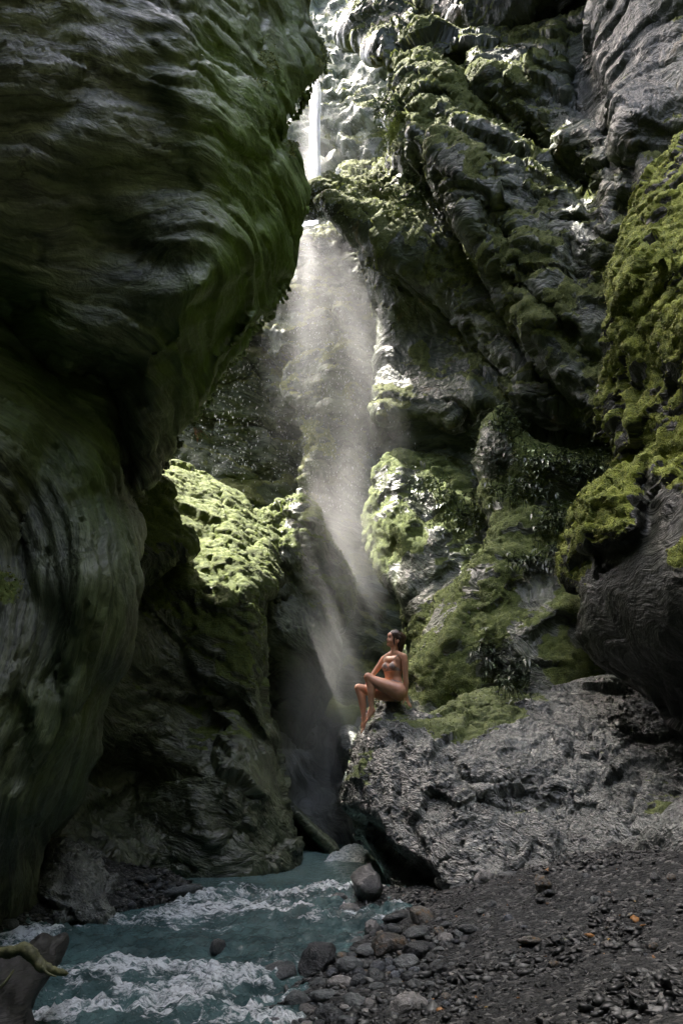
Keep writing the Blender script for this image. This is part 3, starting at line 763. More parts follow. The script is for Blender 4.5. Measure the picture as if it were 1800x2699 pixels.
# ------------------------------------------------------------------ the big wet boulder
bb_outline = [(943, 1949), (963, 1909), (990, 1848), (1012, 1829), (1062, 1831), (1095, 1880), (1135, 1886), (1175, 1863), (1221, 1829), (1273, 1814), (1376, 1812), (1474, 1800), (1577, 1765), (1700, 1740),
              (1900, 1760), (2050, 1850), (2080, 2300), (1800, 2380), (1623, 2345), (1417, 2365), (1330, 2390), (1244, 2430), (1193, 2460), (1072, 2480), (1030, 2455), (1033, 2403), (1015, 2317), (986, 2271), (946, 2202),
              (926, 2144), (906, 2121), (906, 2070), (923, 2030), (934, 1989)]
bb_ctrl = [(1034, 1845, 10.1), (960, 1910, 9.9), (1110, 1890, 9.8), (1300, 1820, 10.1), (1480, 1805, 10.1), (1690, 1760, 10.0), (1000, 2000, 9.45), (906, 2090, 9.7), (1200, 1950, 9.2), (1400, 1950, 9.0), (1600, 1900, 9.0),
           (1800, 1950, 8.5), (1100, 2200, 8.65), (1300, 2200, 8.3), (1500, 2150, 8.15), (1035, 2430, 8.3), (950, 2200, 9.3), (1190, 2400, 8.0), (1400, 2290, 7.9), (1650, 2270, 7.6), (1800, 2150, 7.6), (2300, 2100, 7.4), (1700, 2050, 8.1)]
bb_feats = [([(915, 2135), (960, 2155), (1003, 2179), (1038, 2230), (1112, 2276), (1160, 2330), (1205, 2400)], 120, 1.0, 1), ([(1060, 1840), (1095, 1895), (1200, 1880), (1240, 1830)], 18, 0.18, 0),
            ([(1180, 1990), (1230, 2060), (1330, 2075), (1400, 2060)], 10, 0.12, 0), ([(1210, 2060), (1300, 2130), (1420, 2140), (1480, 2080)], 9, 0.12, 0), ([(1480, 1960), (1600, 2030), (1680, 2060)], 10, 0.10, 0),
            ([(1000, 1935), (1100, 1910), (1180, 1930)], 14, -0.08, 0), ([(1380, 1830), (1460, 1900), (1480, 1950)], 26, -0.12, 0), ([(1060, 2000), (1060, 2150), (1120, 2250)], 12, 0.08, 0)]
bb = make_rock('boulder', [inflate(bb_outline, bb_ctrl, 2.2, 36, 0.4, 8, bb_feats, soft=70)], 0.031, M_bould, grain=(0.45, 0.35, 0.8), warp=(0.14, 0.9), seed=15,
               disp=[('fbm', 1.4, 0.05, 2), ('facet', 1.5, 0.09, 1.0), ('crack', 1.2, 0.06, 0.03), ('crack', 2.7, 0.03, 0.035), ('facet', 4, 0.03, 2.6), ('facet', 11, 0.013, 8)],
               moss=dict(bias=-0.5, up=0.75, noise=0.55, freq=1.6, blobs=[(1010, 1880, 60, 60, .8), (1280, 1860, 130, 60, 0.9), (1180, 1900, 60, 60, .6), (950, 2020, 40, 90, .55), (1550, 1850, 150, 60, -.5)]), mossamp=0.035)
tag(bb, 'massive wet grey boulder with crinkled face that the person sits on', 'boulder')

rs_outline = [(1600, 2330), (1640, 2232), (1720, 2172), (1800, 2115), (2000, 2010), (2300, 2100), (2300, 2420), (1800, 2380)]
rs = make_rock('rock', [inflate(rs_outline, [(1640, 2260, 7.4), (1720, 2220, 7.0), (1800, 2160, 6.8), (1800, 2300, 6.6), (2200, 2200, 6.0)], 1.0, 50, 0.4, 8)], 0.025, M_bould, grain=(-0.55, 0.3, 0.8), warp=(0.15, 0.8), seed=16,
               disp=[('fbm', 1.5, 0.05, 2), ('layridge', 4, 0.06, 3, 0.6), ('facet', 12, 0.025, 3)])
tag(rs, 'low ribbed dark rock at the right edge against the big boulder', 'rock')

lb_outline = [(60, 2450), (105, 2300), (120, 2245), (150, 2212), (215, 2212), (265, 2255), (302, 2320), (315, 2400), (290, 2450), (180, 2465)]
lb = make_rock('rock', [inflate(lb_outline, [(120, 2280, 8.2), (200, 2240, 8.3), (280, 2320, 8.2), (200, 2350, 7.8), (120, 2430, 7.6), (300, 2420, 7.9)], 1.4, 40, 0.4, 6, [([(230, 2260), (270, 2330), (290, 2420)], 30, 0.15, -1)])], 0.022, M_bould,
               grain=(0.7, 0.3, 0.6), warp=(0.3, 1.0), seed=17, disp=[('fbm', 1.6, 0.05, 2), ('facet', 2.4, 0.14, 1.3), ('facet', 7, 0.06, 3.5), ('facet', 14, 0.02, 8)])
tag(lb, 'wet angular rock at the water edge beside the left cliff foot', 'rock')
# ------------------------------------------------------------------ the rest of the gorge and added light-blocking rock (all out of the picture)
def gorge_shell():
    pts = [(-4.5, 31), (-8.5, 24), (-9.5, 14), (-8.5, 6), (-7.0, 0), (-6.0, -6), (-3.5, -11), (1.5, -12.5), (6.0, -10), (8.0, -4), (8.5, 3), (9.5, 8), (11.0, 14), (11.5, 22), (8.0, 31)]
    c = catmull(pts, 6, False)
    nz = 40
    zz = np.linspace(-1.5, 24, nz)
    n = len(c)
    ctr = np.array([0.5, 5.0])
    V = []
    for layer in (0, 1):
        for k, z in enumerate(zz):
            d = c - ctr
            dn = d / np.linalg.norm(d, axis=1)[:, None]
            back = sstep(8, -2, c[:, 1])                      # the walls close in overhead behind the viewer
            s = -back * 3.2 * sstep(3, 13, z) + (layer * 2.5)
            q = c + dn * s[:, None] if layer == 0 else c + dn * (2.5 - 0 * s)[:, None]
            zt = np.where(c[:, 1] > 9, 13.5, 24.0)
            V.append(np.concatenate([q, (-1.5 + (z + 1.5) / 25.5 * (zt + 1.5))[:, None]], 1))
    V = np.concatenate(V)
    w = fbm(V * 0.35, 4) * 0.9
    V[:, 0] += w; V[:, 1] += 0.6 * fbm(V * 0.35 + 40, 4)
    idx = np.arange(n * nz * 2).reshape(2, nz, n)
    a = idx[0]; F = [np.stack([a[:-1, :-1], a[:-1, 1:], a[1:, 1:], a[1:, :-1]], -1).reshape(-1, 4)]
    b = idx[1]; F.append(np.stack([b[:-1, :-1], b[1:, :-1], b[1:, 1:], b[:-1, 1:]], -1).reshape(-1, 4))
    F.append(np.stack([a[-1, :-1], a[-1, 1:], b[-1, 1:], b[-1, :-1]], -1))
    F.append(np.stack([a[0, :-1], b[0, :-1], b[0, 1:], a[0, 1:]], -1))
    F.append(np.stack([a[:-1, 0], a[1:, 0], b[1:, 0], b[:-1, 0]], -1)); F.append(np.stack([a[:-1, -1], b[:-1, -1], b[1:, -1], a[1:, -1]], -1))
    o = mesh_np('unseen_gorge_wall', V, np.concatenate(F), M_back)
    return tag(o, 'dark rock walls enclosing the gorge around the viewer', kind='structure')
gorge_shell()
# unseen roof added overhead to shade the near end of the gorge
rv = catmull([(-6.5, -9), (-2, -11), (4, -10), (7.5, -6), (8.0, -4), (6.5, -2.2), (2.5, -1.4), (-0.2, -1.2), (-1.6, -0.8), (-4, 0.0), (-7.5, -1.0)], 5)
nn = len(rv)
lay = []
for s_, z_ in ((0.0, 9.6), (0.6, 9.3), (0.95, 9.8), (1.0, 10.8), (0.96, 12.4), (0.6, 13.2), (0.0, 13.4)):
    cc = rv.mean(0)
    lay.append(np.concatenate([cc + (rv - cc) * s_, np.full((nn, 1), z_)], 1))
lay = np.concatenate(lay); lay[:, 2] += 0.5 * fbm(lay * 0.5, 3); lay[:, :2] += 0.3 * fbm(lay * 0.6 + 9, 3)[:, None]
ii = np.arange(7 * nn).reshape(7, nn)
fq = np.stack([ii[:-1], np.roll(ii, -1, 1)[:-1], np.roll(ii, -1, 1)[1:], ii[1:]], -1).reshape(-1, 4)
tag(mesh_np('shade_roof', lay, fq, M_back), 'unseen roof added to shade the near end of the gorge', kind='structure')

# upward and outward continuation of both cliffs, plus unseen rock added to block sun
def coarse_rock(name, parts, voxel, label):
    v, f = join(parts)
    me = voxel_remesh(v, f, voxel); me.name = name
    lap_smooth(me, 2)
    v = get_co(me); n = get_no(me)
    set_co(me, v + n * (0.25 * fbm(v * 0.6, 4) + 0.18 * facet(v * 0.9)[0])[:, None])
    me.polygons.foreach_set('use_smooth', np.ones(len(me.polygons), bool))
    v = get_co(me); n = get_no(me)
    attr(me, 'strata', v @ basis((0.3, 0.2, 0.9)).T.astype(np.float32)); attr(me, 'moss', sstep(0.2, 0.7, n[:, 2] + 0.5 * fbm(v * 0.9, 3))); attr(me, 'algae', 0 * v[:, 0])
    me.materials.clear(); me.materials.append(M_back)
    return tag(link(bpy.data.objects.new(name, me)), label, kind='structure')
coarse_rock('unseen_gorge_wall', [
    inflate([(-1100, -1000), (850, -1000), (850, -330), (400, -340), (-280, -310), (-300, 600), (-300, 2450), (-1100, 2600)], [(-900, -900, 3.2), (-900, 0, 3.8), (-900, 1500, 4.8), (0, -400, 4.4), (500, -500, 6.5), (850, -400, 8.9), (-280, 1500, 6.3)], 3.4, 90, 0.8, 30),
    inflate([(380, -1300), (720, -1300), (735, 0), (700, 200), (690, 400), (700, 560), (640, 690), (390, 720)], [(300, 0, 10.6), (600, 300, 11.0), (600, -1000, 10.5)], 5.2, 60, 0.5, 30),  # added rim hidden behind the left cliff, blocks sun on the right side
    inflate([(-150, 640), (380, 640), (660, 640), (640, 760), (590, 870), (510, 990), (380, 1040), (-150, 1100)], [(0, 800, 9.6), (400, 800, 9.8), (600, 750, 10.2)], 2.3, 40, 0.4, 15),  # added lower rim, keeps sun off the pool and the left bank
    inflate([(380, -1600), (930, -1600), (930, -760), (380, -720)], [(600, -1000, 10.6)], 4.9, 40, 0.4, 30)], 0.2, 'unseen left gorge wall with added rock that blocks the sun')  # added top block, keeps sun off the upper right cliff
coarse_rock('unseen_gorge_wall', [
    inflate([(930, -320), (1500, -330), (2100, -300), (2050, 1100), (2700, 1100), (2700, -1100), (1000, -1100)], [(950, -400, 15.5), (1150, -380, 11.2), (1300, -400, 10.4), (1700, -400, 9.0), (1300, -900, 10.0), (1000, -1000, 13), (2400, -600, 7.5), (2100, 800, 9.0), (2500, 700, 8)], 5.0, 90, 0.8, 30),  # brought forward as an overhang to keep sun off the cliff below
    inflate([(2080, 210), (2080, 2300), (3000, 2500), (3000, 0)], [(2080, 500, 6.9), (2080, 1500, 6.2), (2080, 2200, 7.3), (2900, 1000, 3.5)], 3.0, 90, 0.8, 30),
    inflate([(2500, 100), (2520, 900), (2560, 1700), (2800, 2100), (4200, 2300), (4200, -200)], [(2550, 800, 4.6), (2900, 1000, 3.6), (4100, 1000, 1.8)], 2.5, 90, 0.6, 30)], 0.2, 'unseen right gorge wall with added overhang and wall that block light')  # unseen wall added to shade the gravel corner
# ------------------------------------------------------------------ ground and stream
def bank_z(x, y):
    """height of the stony ground: stream bed on the left, gravel bank rising to the right"""
    edge = -0.75 + (y - 4.5) * 0.33
    edge = np.where(y > 8, 0.4 + (y - 8) * 0.1, edge)
    d = x - edge
    z = -0.02 + (0.21 + 0.11 * sstep(4.8, 7.2, y)) * np.maximum(d, 0) ** 0.9 + 0.35 * np.minimum(d, 0)
    z = np.minimum(z, 0.85 + 0.1 * (x - 2.5))
    z = np.maximum(z, -0.55)
    # small cobble bar at the left bank
    e2 = -1.5 - np.maximum(8.8 - y, 0) * 0.9 - np.maximum(y - 9.2, 0) * 1.6
    lb_ = np.clip(e2 - x, 0, 3) * 0.30 + 0.02
    z = np.where((y > 6.5) & (y < 11) & (x < e2), np.maximum(z, lb_ * sstep(6.5, 7.6, y)), z)
    z = z + 0.20 * np.exp(-((x - 0.12) / 0.36) ** 2 - ((y - 8.75) / 0.45) ** 2)      # shallow stone bar beside the boulder
    return z + water_z(x, y) * 0.6
def water_z(x, y):
    return -0.22 * sstep(9.6, 4.0, y)
def axis_grid(segs):
    out = []
    for a, b, st in segs: out.append(np.arange(a, b, st))
    return np.concatenate(out)
gx = axis_grid([(-60, -8, 2.0), (-8, -4, 0.25), (-4, 4, 0.038), (4, 8, 0.2), (8, 60, 2.0)])
gy = axis_grid([(-60, 0, 2.5), (0, 3.6, 0.2), (3.6, 10.5, 0.038), (10.5, 14, 0.1), (14, 80, 2.5)])
X, Yg = np.meshgrid(gx, gy)
pz = bank_z(X.ravel(), Yg.ravel())
p2 = np.stack([X.ravel(), Yg.ravel(), pz], -1).astype(np.float32)
rel = 0.05 * fbm(p2 * 1.3, 4) + 0.018 * ridge(p2 * 5, 3) + 0.010 * fbm(p2 * 16, 2)
p2[:, 2] += rel
idx = np.arange(len(p2)).reshape(len(gy), len(gx))
gf = np.stack([idx[:-1, :-1], idx[:-1, 1:], idx[1:, 1:], idx[1:, :-1]], -1).reshape(-1, 4)
m, t, bs, _ = newmat('gravel_ground')
pos = nd(t, 'ShaderNodeNewGeometry').outputs['Position']
vo = nd(t, 'ShaderNodeTexVoronoi'); vo.inputs['Scale'].default_value = 38; inp(t, vo, 'Vector', vmul(t, pos, (0.8, 1.0, 1.0)))
n1 = tex(t, pos, 2.2, 5, 0.6); n2 = tex(t, pos, 60, 4, 0.7)
c = mix(t, ramp(t, n1, 0.35, 0.7), (0.009, 0.0105, 0.010), (0.022, 0.0245, 0.0235))
hv = nd(t, 'ShaderNodeSeparateColor'); t.links.new(vo.outputs['Color'], hv.inputs[0])
c = mix(t, mth(t, 'MULTIPLY', ramp(t, hv.outputs[0], 0.72, 1.0), 0.7), c, (0.16, 0.16, 0.15))
inp(t, bs, 'Base Color', c)
inp(t, bs, 'Roughness', mth(t, 'MULTIPLY_ADD', n2, 0.4, 0.5)); bs.inputs['Specular IOR Level'].default_value = 0.3
b = bump(t, mth(t, 'SUBTRACT', 1.0, vo.outputs['Distance']), 0.9, 0.03)
b = bump(t, n2, 0.5, 0.008, b)
inp(t, bs, 'Normal', b)
M_ground = m
ground = mesh_np('ground', p2, gf, M_ground)
tag(ground, 'dark wet gravel bank and stony stream bed', kind='structure')

# water
wx = axis_grid([(-9, -4.2, 0.2), (-4.2, 2.2, 0.024), (2.2, 4, 0.2)]); wy = axis_grid([(-4, 3.4, 0.25), (3.4, 10.2, 0.026), (10.2, 15, 0.045)])
X, Yg = np.meshgrid(wx, wy)
x, y = X.ravel(), Yg.ravel()
flow = np.stack([x - 0.35 * (y - 9), y, 0 * x], -1)         # coordinates along the current
q = np.stack([flow[:, 0] * 1.0, flow[:, 1] * 1.0, 0 * x + 3.3], -1).astype(np.float32)
rap = sstep(9.9, 8.9, y) * (0.55 + 0.45 * sstep(-0.25, 0.35, fbm(q * np.array([0.5, 0.9, 1], np.float32), 2)))
rap = rap + 0.05
wv = 0.10 * fbm(q * np.array([1.1, 2.0, 1], np.float32) + 3, 2) + 0.10 * ridge(q * np.array([2.4, 4.2, 1], np.float32) + 0.25 * fbm(q * 3, 2)[:, None], 3) + 0.05 * ridge(q * np.array([7, 10, 1], np.float32), 3)
bar = sstep(0.35, -0.1, x - (-1.5 - np.maximum(8.8 - y, 0) * 0.9)) * sstep(7.6, 8.2, y)
rap = rap * (1 - 0.85 * bar)
z = water_z(x, y) - 0.02 + rap * wv + 0.004 * fbm(q * 5, 3)
# standing waves across the current: lines of white water
foam = np.zeros(len(x))
for (px, py, rx, ry, a) in [(420, 2440, 170, 22, 1.0), (640, 2425, 150, 18, .9), (250, 2425, 110, 14, .6), (330, 2560, 240, 30, .9), (150, 2660, 160, 40, .8), (600, 2380, 160, 14, .6), (830, 2395, 120, 12, .5),
                            (560, 2590, 140, 40, .7), (720, 2540, 90, 20, .35), (60, 2500, 90, 30, .7), (440, 2640, 160, 40, .5), (640, 2660, 80, 30, .5), (500, 2370, 60, 12, .6), (900, 2350, 60, 10, .3)]:
    c0 = P(px, py, 1.0); dirv = c0 - np.array([0, 0, CAMZ]); s_ = (0.0 - 0.1 - CAMZ) / dirv[2]
    cx, cyy = dirv[0] * s_, dirv[1] * s_
    dpt = cyy * CP + (-0.1 - CAMZ) * SP
    rxm = rx / FOC * dpt
    c1 = P(px, py + ry, 1.0) - np.array([0, 0, CAMZ]); s1_ = (-0.1 - CAMZ) / c1[2]
    rym = abs(cyy - c1[1] * s1_)
    foam += a * np.exp(-((x - cx) / rxm) ** 2 - ((y - cyy) / rym) ** 2)
    z += 0.05 * a * np.exp(-((x - cx) / rxm) ** 2 - ((y - cyy) / (rym * .9)) ** 2)
foam = foam * (1 - 0.9 * bar)
nn_ = fbm(q * np.array([2.2, 4, 1], np.float32) + 0.3 * fbm(q * 2.5, 2)[:, None], 4)
fine = ridge(q * np.array([8, 12, 1], np.float32), 3)
fm = sstep(0.12, 0.8, foam * 0.68 + 0.6 * rap * nn_ + 0.32 * rap * fine - 0.02 + 3.0 * rap * (rap * wv - 0.03))
z += 0.018 * fm * fbm(q * np.array([16, 22, 1], np.float32), 3)
wv_ = np.stack([x, y, z], -1)
idx = np.arange(len(x)).reshape(len(wy), len(wx))
wf = np.stack([idx[:-1, :-1], idx[:-1, 1:], idx[1:, 1:], idx[1:, :-1]], -1).reshape(-1, 4)
m, t, bs, _ = newmat('stream_water')
pos = nd(t, 'ShaderNodeNewGeometry').outputs['Position']
fa = at(t, 'foam').outputs['Fac']
w1 = tex(t, vmul(t, pos, (1.0, 1.6, 1.0)), 2.2, 4, 0.6)
c = mix(t, ramp(t, w1, 0.35, 0.7), (0.026, 0.062, 0.063), (0.08, 0.155, 0.152))
c = mix(t, ramp(t, nd(t, 'ShaderNodeSeparateXYZ').outputs[1], 9.2, 10.2), c, (0.13, 0.22, 0.21))
sx_ = t.nodes[-2] if False else [n for n in t.nodes if n.type == 'SEPXYZ'][0]; t.links.new(pos, sx_.inputs[0])
br = tex(t, vmul(t, pos, (0.7, 1.7, 1.0)), 30, 6, 0.75, 0.8)
b2_ = tex(t, vmul(t, pos, (0.55, 2.0, 1.0)), 7, 5, 0.7, 1.0)
fv = mth(t, 'ADD', mth(t, 'MULTIPLY', fa, 0.5), mth(t, 'ADD', mth(t, 'MULTIPLY', mth(t, 'SUBTRACT', br, 0.5), 1.3), mth(t, 'MULTIPLY', mth(t, 'SUBTRACT', b2_, 0.5), 1.5)))
ff = ramp(t, fv, 0.22, 0.7)
c = mix(t, ff, c, (0.78, 0.83, 0.84))
inp(t, bs, 'Base Color', c)
rm_ = nd(t, 'ShaderNodeMix', data_type='FLOAT'); inp(t, rm_, 0, ff); rm_.inputs[2].default_value = 0.05; rm_.inputs[3].default_value = 0.6
inp(t, bs, 'Roughness', rm_.outputs[0])
bs.inputs['IOR'].default_value = 1.33
b = bump(t, tex(t, vmul(t, pos, (1.0, 1.5, 1.0)), 13, 5, 0.7), 0.8, 0.06)
b = bump(t, br, 0.7, 0.02, b)
inp(t, bs, 'Normal', b)
water = mesh_np('water', wv_, wf, m)
attr(water.data, 'foam', fm)
tag(water, 'turquoise mountain stream with white rapids', kind='structure')

# ------------------------------------------------------------------ stones
def ground_at(px, py, lift=0.0, water=False):
    d = P(px, py, 1.0) - np.array([0, 0, CAMZ])
    Y = 3.0
    for k in range(400):
        Y += 0.03
        zz = CAMZ + d[2] * Y
        if zz <= max(float(bank_z(np.array([d[0] * Y]), np.array([Y]))[0]), float(water_z(d[0] * Y, np.array(Y))) - 0.02 if water else -9): break
    return np.array([d[0] * Y, Y, CAMZ + d[2] * Y + lift])
def stone_mat(name, a, b, sp, rough=(0.15, 0.45), moss=None):
    m, t, bs, _ = newmat(name)
    tc = nd(t, 'ShaderNodeTexCoord').outputs['Object']
    oi = nd(t, 'ShaderNodeObjectInfo')
    off = nd(t, 'ShaderNodeVectorMath', operation='ADD'); t.links.new(tc, off.inputs[0]); t.links.new(oi.outputs['Random'], off.inputs[1])
    v = off.outputs[0]
    n1 = tex(t, v, 1.6, 5, 0.65, 0.4); n2 = tex(t, vmul(t, v, (1, 1, 4.0)), 3.0, 4, 0.6); n3 = tex(t, v, 22, 4, 0.7)
    c = mix(t, ramp(t, n1, 0.3, 0.7), a, b)
    c = mix(t, mth(t, 'MULTIPLY', ramp(t, n2, 0.58, 0.72), 0.6), c, sp)
    if moss: c = mix(t, ramp(t, tex(t, v, 2.2, 4, 0.6), 0.5, 0.65), c, moss)
    hs = nd(t, 'ShaderNodeHueSaturation'); inp(t, hs, 'Color', c); inp(t, hs, 'Value', mth(t, 'MULTIPLY_ADD', oi.outputs['Random'], 0.9, 0.55))
    inp(t, bs, 'Base Color', hs.outputs[0])
    inp(t, bs, 'Roughness', mth(t, 'MULTIPLY_ADD', n3, rough[1] - rough[0], rough[0]))
    bs.inputs['Specular IOR Level'].default_value = 0.6
    b_ = bump(t, n1, 0.5, 0.2); b_ = bump(t, n3, 0.4, 0.04, b_)
    inp(t, bs, 'Normal', b_)
    return m
SM = dict(dark=stone_mat('stone_dark', (0.02, 0.025, 0.026), (0.05, 0.058, 0.06), (0.14, 0.14, 0.14)),
          grey=stone_mat('stone_grey', (0.04, 0.048, 0.048), (0.11, 0.122, 0.12), (0.26, 0.27, 0.26)),
          pale=stone_mat('stone_pale', (0.12, 0.12, 0.11), (0.27, 0.265, 0.25), (0.4, 0.39, 0.37)),
          rust=stone_mat('stone_rust', (0.05, 0.05, 0.043), (0.13, 0.122, 0.1), (0.25, 0.24, 0.21), moss=(0.16, 0.09, 0.028)),
          blue=stone_mat('stone_blue', (0.05, 0.06, 0.07), (0.09, 0.105, 0.12), (0.15, 0.16, 0.17)))
def stone_mesh(seed, sub, sharp, flat):
    bm = bmesh.new(); bmesh.ops.create_icosphere(bm, subdivisions=sub, radius=1.0)
    v = np.array([x.co[:] for x in bm.verts], np.float32)
    rs = np.random.default_rng(seed)
    sc_ = np.array([1.0, rs.uniform(0.6, 0.85), flat * rs.uniform(0.8, 1.15)], np.float32)
    h, _ = facet(v * 1.1 + seed * 3.1)
    r = 1 + 0.16 * fbm(v * 0.9 + seed * 5.7, 3) + sharp * h
    v = v * r[:, None] * sc_
    if sharp > 0.2: v += 0.03 * fbm(v * 5 + seed, 3)[:, None] * v
    for a, b in zip(bm.verts, v): a.co = b
    me = bpy.data.meshes.new('stone'); bm.to_mesh(me); bm.free()
    me.polygons.foreach_set('use_smooth', np.ones(len(me.polygons), bool))
    return me
_stone_cache = {}
def stone(px, py, wpx, kind, label, group=None, sharp=0.12, flat=0.55, seed=0, yaw=None, sink=0.3, name='stone', sub=4, water=False, cat='stone'):
    g = ground_at(px, py + wpx * flat * 0.25, 0.0, water)
    if water: g[2] = max(g[2], water_z(g[0], g[1]) - 0.02)
    dep = g[1] * CP + (g[2] - CAMZ) * SP
    r = wpx / FOC * dep / 2
    key = (seed, sub, sharp, flat, kind)
    if key not in _stone_cache:
        me = stone_mesh(seed, sub, sharp, flat); me.materials.append(SM[kind]); _stone_cache[key] = me
    o = link(bpy.data.objects.new(name, _stone_cache[key]))
    rr = random.Random(int(px * 7 + py))
    o.location = (g[0], g[1], g[2] + r * flat * (1 - 2 * sink) * 0.9)
    o.scale = (r, r, r)
    o.rotation_euler = (rr.uniform(-.25, .25), rr.uniform(-.25, .25), rr.uniform(0, 6.28) if yaw is None else yaw)
    return tag(o, label, cat, group)
for i, a in enumerate([
    (968, 2345, 96, 'pale', 'pale upright rock standing in the water against the big boulder', 0.34, 0.95, None, 'rock'),
    (880, 2350, 120, 'pale', 'flat pale rock just breaking the water left of the upright rock', 0.28, 0.3, 0.0, 'rock'),
    (902, 2376, 86, 'grey', 'grey slab-like stone in front of the flat pale rock', 0.3, 0.4, 0.2, 'stone'),
    (926, 2404, 60, 'pale', 'small pale rock at the water edge below the upright rock', 0.3, 0.6, None, 'stone'),
    (975, 2400, 46, 'dark', 'small dark wet stone right beneath the upright rock', 0.25, 0.6, None, 'stone'),
    (836, 2545, 118, 'dark', 'large dark angular rock leaning at the stream edge', 0.36, 0.75, 0.9, 'rock'),
    (733, 2568, 104, 'dark', 'round dark wet rock sitting in the white water', 0.22, 0.6, 0.3, 'rock'),
    (1030, 2494, 92, 'rust', 'orange-stained mossy rock at the top of the cobbles', 0.3, 0.75, 0.2, 'rock'),
    (1098, 2462, 70, 'grey', 'smaller grey rock touching the orange-stained rock', 0.3, 0.5, 0.4, 'stone'),
    (981, 2448, 54, 'pale', 'pale round stone next to the water above the cobbles', 0.2, 0.7, None, 'stone'),
    (924, 2548, 74, 'grey', 'rounded dark grey cobble behind the blue-grey round one', 0.12, 0.65, 0.4, 'stone'),
    (948, 2568, 38, 'blue', 'small round blue-grey cobble', 0.05, 0.95, None, 'stone'),
    (990, 2578, 66, 'grey', 'speckled grey cobble right of the blue-grey round one', 0.15, 0.65, None, 'stone'),
    (897, 2592, 82, 'pale', 'veined grey cobble below the dark leaning rock', 0.15, 0.5, 0.0, 'stone'),
    (860, 2627, 96, 'grey', 'long smooth slate-grey stone slanting into the stream', 0.12, 0.4, 0.45, 'stone'),
    (1073, 2654, 104, 'pale', 'largest pale mottled cobble near the bottom edge', 0.2, 0.65, 0.1, 'stone'),
    (574, 2502, 50, 'dark', 'small dark rock poking out of the rapids', 0.3, 0.8, None, 'stone'),
    (482, 2358, 104, 'grey', 'flat wet rock at the edge of the left cobble bar', 0.25, 0.42, 0.0, 'rock'),
    (1275, 2322, 64, 'pale', 'pale green-grey rock leaning on the foot of the big boulder', 0.3, 0.8, None, 'rock'),
    (1292, 2296, 40, 'rust', 'small pale stone on top of the rock by the boulder foot', 0.2, 0.4, 0.0, 'stone'),
    (1345, 2308, 60, 'dark', 'flat dark stone beside the boulder foot', 0.3, 0.4, 0.1, 'stone'),
    (1430, 2332, 44, 'rust', 'upright orange and white stone alone on the gravel', 0.35, 1.2, None, 'stone'),
    (1548, 2316, 38, 'dark', 'round black stone near the sandy ledge', 0.1, 0.85, None, 'stone'),
    (1510, 2290, 24, 'pale', 'tiny white pebble near the sandy ledge', 0.15, 0.8, None, 'pebble'),
    (1340, 2424, 32, 'blue', 'smooth blue-grey pebble on the gravel slope', 0.06, 0.7, None, 'pebble'),
    (1395, 2480, 62, 'rust', 'brownish flat stone in the middle of the gravel slope', 0.3, 0.35, 0.3, 'stone'),
    (1470, 2480, 50, 'grey', 'flat grey stone right of the brownish flat stone', 0.3, 0.45, None, 'stone'),
    (1230, 2450, 70, 'dark', 'dark slab half buried in gravel left of the blue-grey pebble', 0.3, 0.4, 0.4, 'stone'),
    (660, 2440, 60, 'rust', 'brown stone showing under the shallow rapids', 0.2, 0.35, 0.1, 'stone'),
    (20, 2440, 60, 'grey', 'grey stone beside the dark cliff foot at the left edge', 0.2, 0.6, None, 'stone')]):
    px, py, w_, kd, lb_, sh, fl, yw, ct = a
    stone(px, py, w_, kd, lb_, None, sh, fl, 100 + i, yw, sink=0.12 if px < 1000 and py < 2420 else 0.24, name='river_rock' if ct == 'rock' else ct, water=True, cat=ct, sub=3)
# loose cobbles of the bank, one by one
protos = [(k, 3, sh, fl, kd) for k, (sh, fl, kd) in enumerate([(0.1, 0.5, 'dark'), (0.15, 0.6, 'grey'), (0.2, 0.45, 'dark'), (0.08, 0.65, 'grey'), (0.25, 0.4, 'grey'), (0.12, 0.55, 'rust'), (0.2, 0.5, 'dark'), (0.06, 0.7, 'blue'), (0.3, 0.5, 'dark'), (0.14, 0.45, 'grey'), (0.2, 0.5, 'pale'), (0.16, 0.5, 'grey'), (0.1, 0.55, 'blue'), (0.22, 0.6, 'dark')])]
taken = []
def zone(x, y):
    if x < 600: return 'nearest the boulder' if y < 2340 else 'nearest the rapids' if y > 2370 else 'in the middle of the bar'
    if x < 1230:
        if y > 2630: return 'at the bottom edge of the picture'
        if y < 2450: return 'by the foot of the big boulder'
        return 'at the water edge' if x < 940 else 'around the orange-stained rock' if y < 2540 else 'away from the water'
    return ('near the sandy ledge' if y < 2400 else 'in the middle of the slope' if y < 2560 else 'near the bottom') + (' far right' if x > 1550 else '')
def cobbles(poly, n, smin, smax, label, group, seed):
    rs = random.Random(seed); poly = np.array(poly, float)
    x0, y0 = poly.min(0); x1, y1 = poly.max(0); k = 0; tries = 0
    while k < n and tries < n * 60:
        tries += 1
        x, y = rs.uniform(x0, x1), rs.uniform(y0, y1)
        if not in_poly(np.array([[x, y]]), poly)[0]: continue
        w_ = smin + (smax - smin) * rs.random() ** 1.5
        if any((x - a) ** 2 + ((y - b) * 1.8) ** 2 < (0.36 * (w_ + c)) ** 2 for a, b, c in taken): continue
        taken.append((x, y, w_)); k += 1
        sd, sb, sh, fl, kd = rs.choice(protos)
        tone = {'dark': 'dark wet', 'grey': 'grey', 'pale': 'pale', 'rust': 'brown', 'blue': 'blue-grey'}[kd]
        size = 'large' if w_ > smin + .45 * (smax - smin) else 'medium' if w_ > smin + .15 * (smax - smin) else 'small'
        stone(x, y, w_, kd, '%s %s %s %s' % (size, tone, label, zone(x, y)), group, sh, fl, sd, None, sink=0.2, name='cobble', sub=sb, cat='stone')
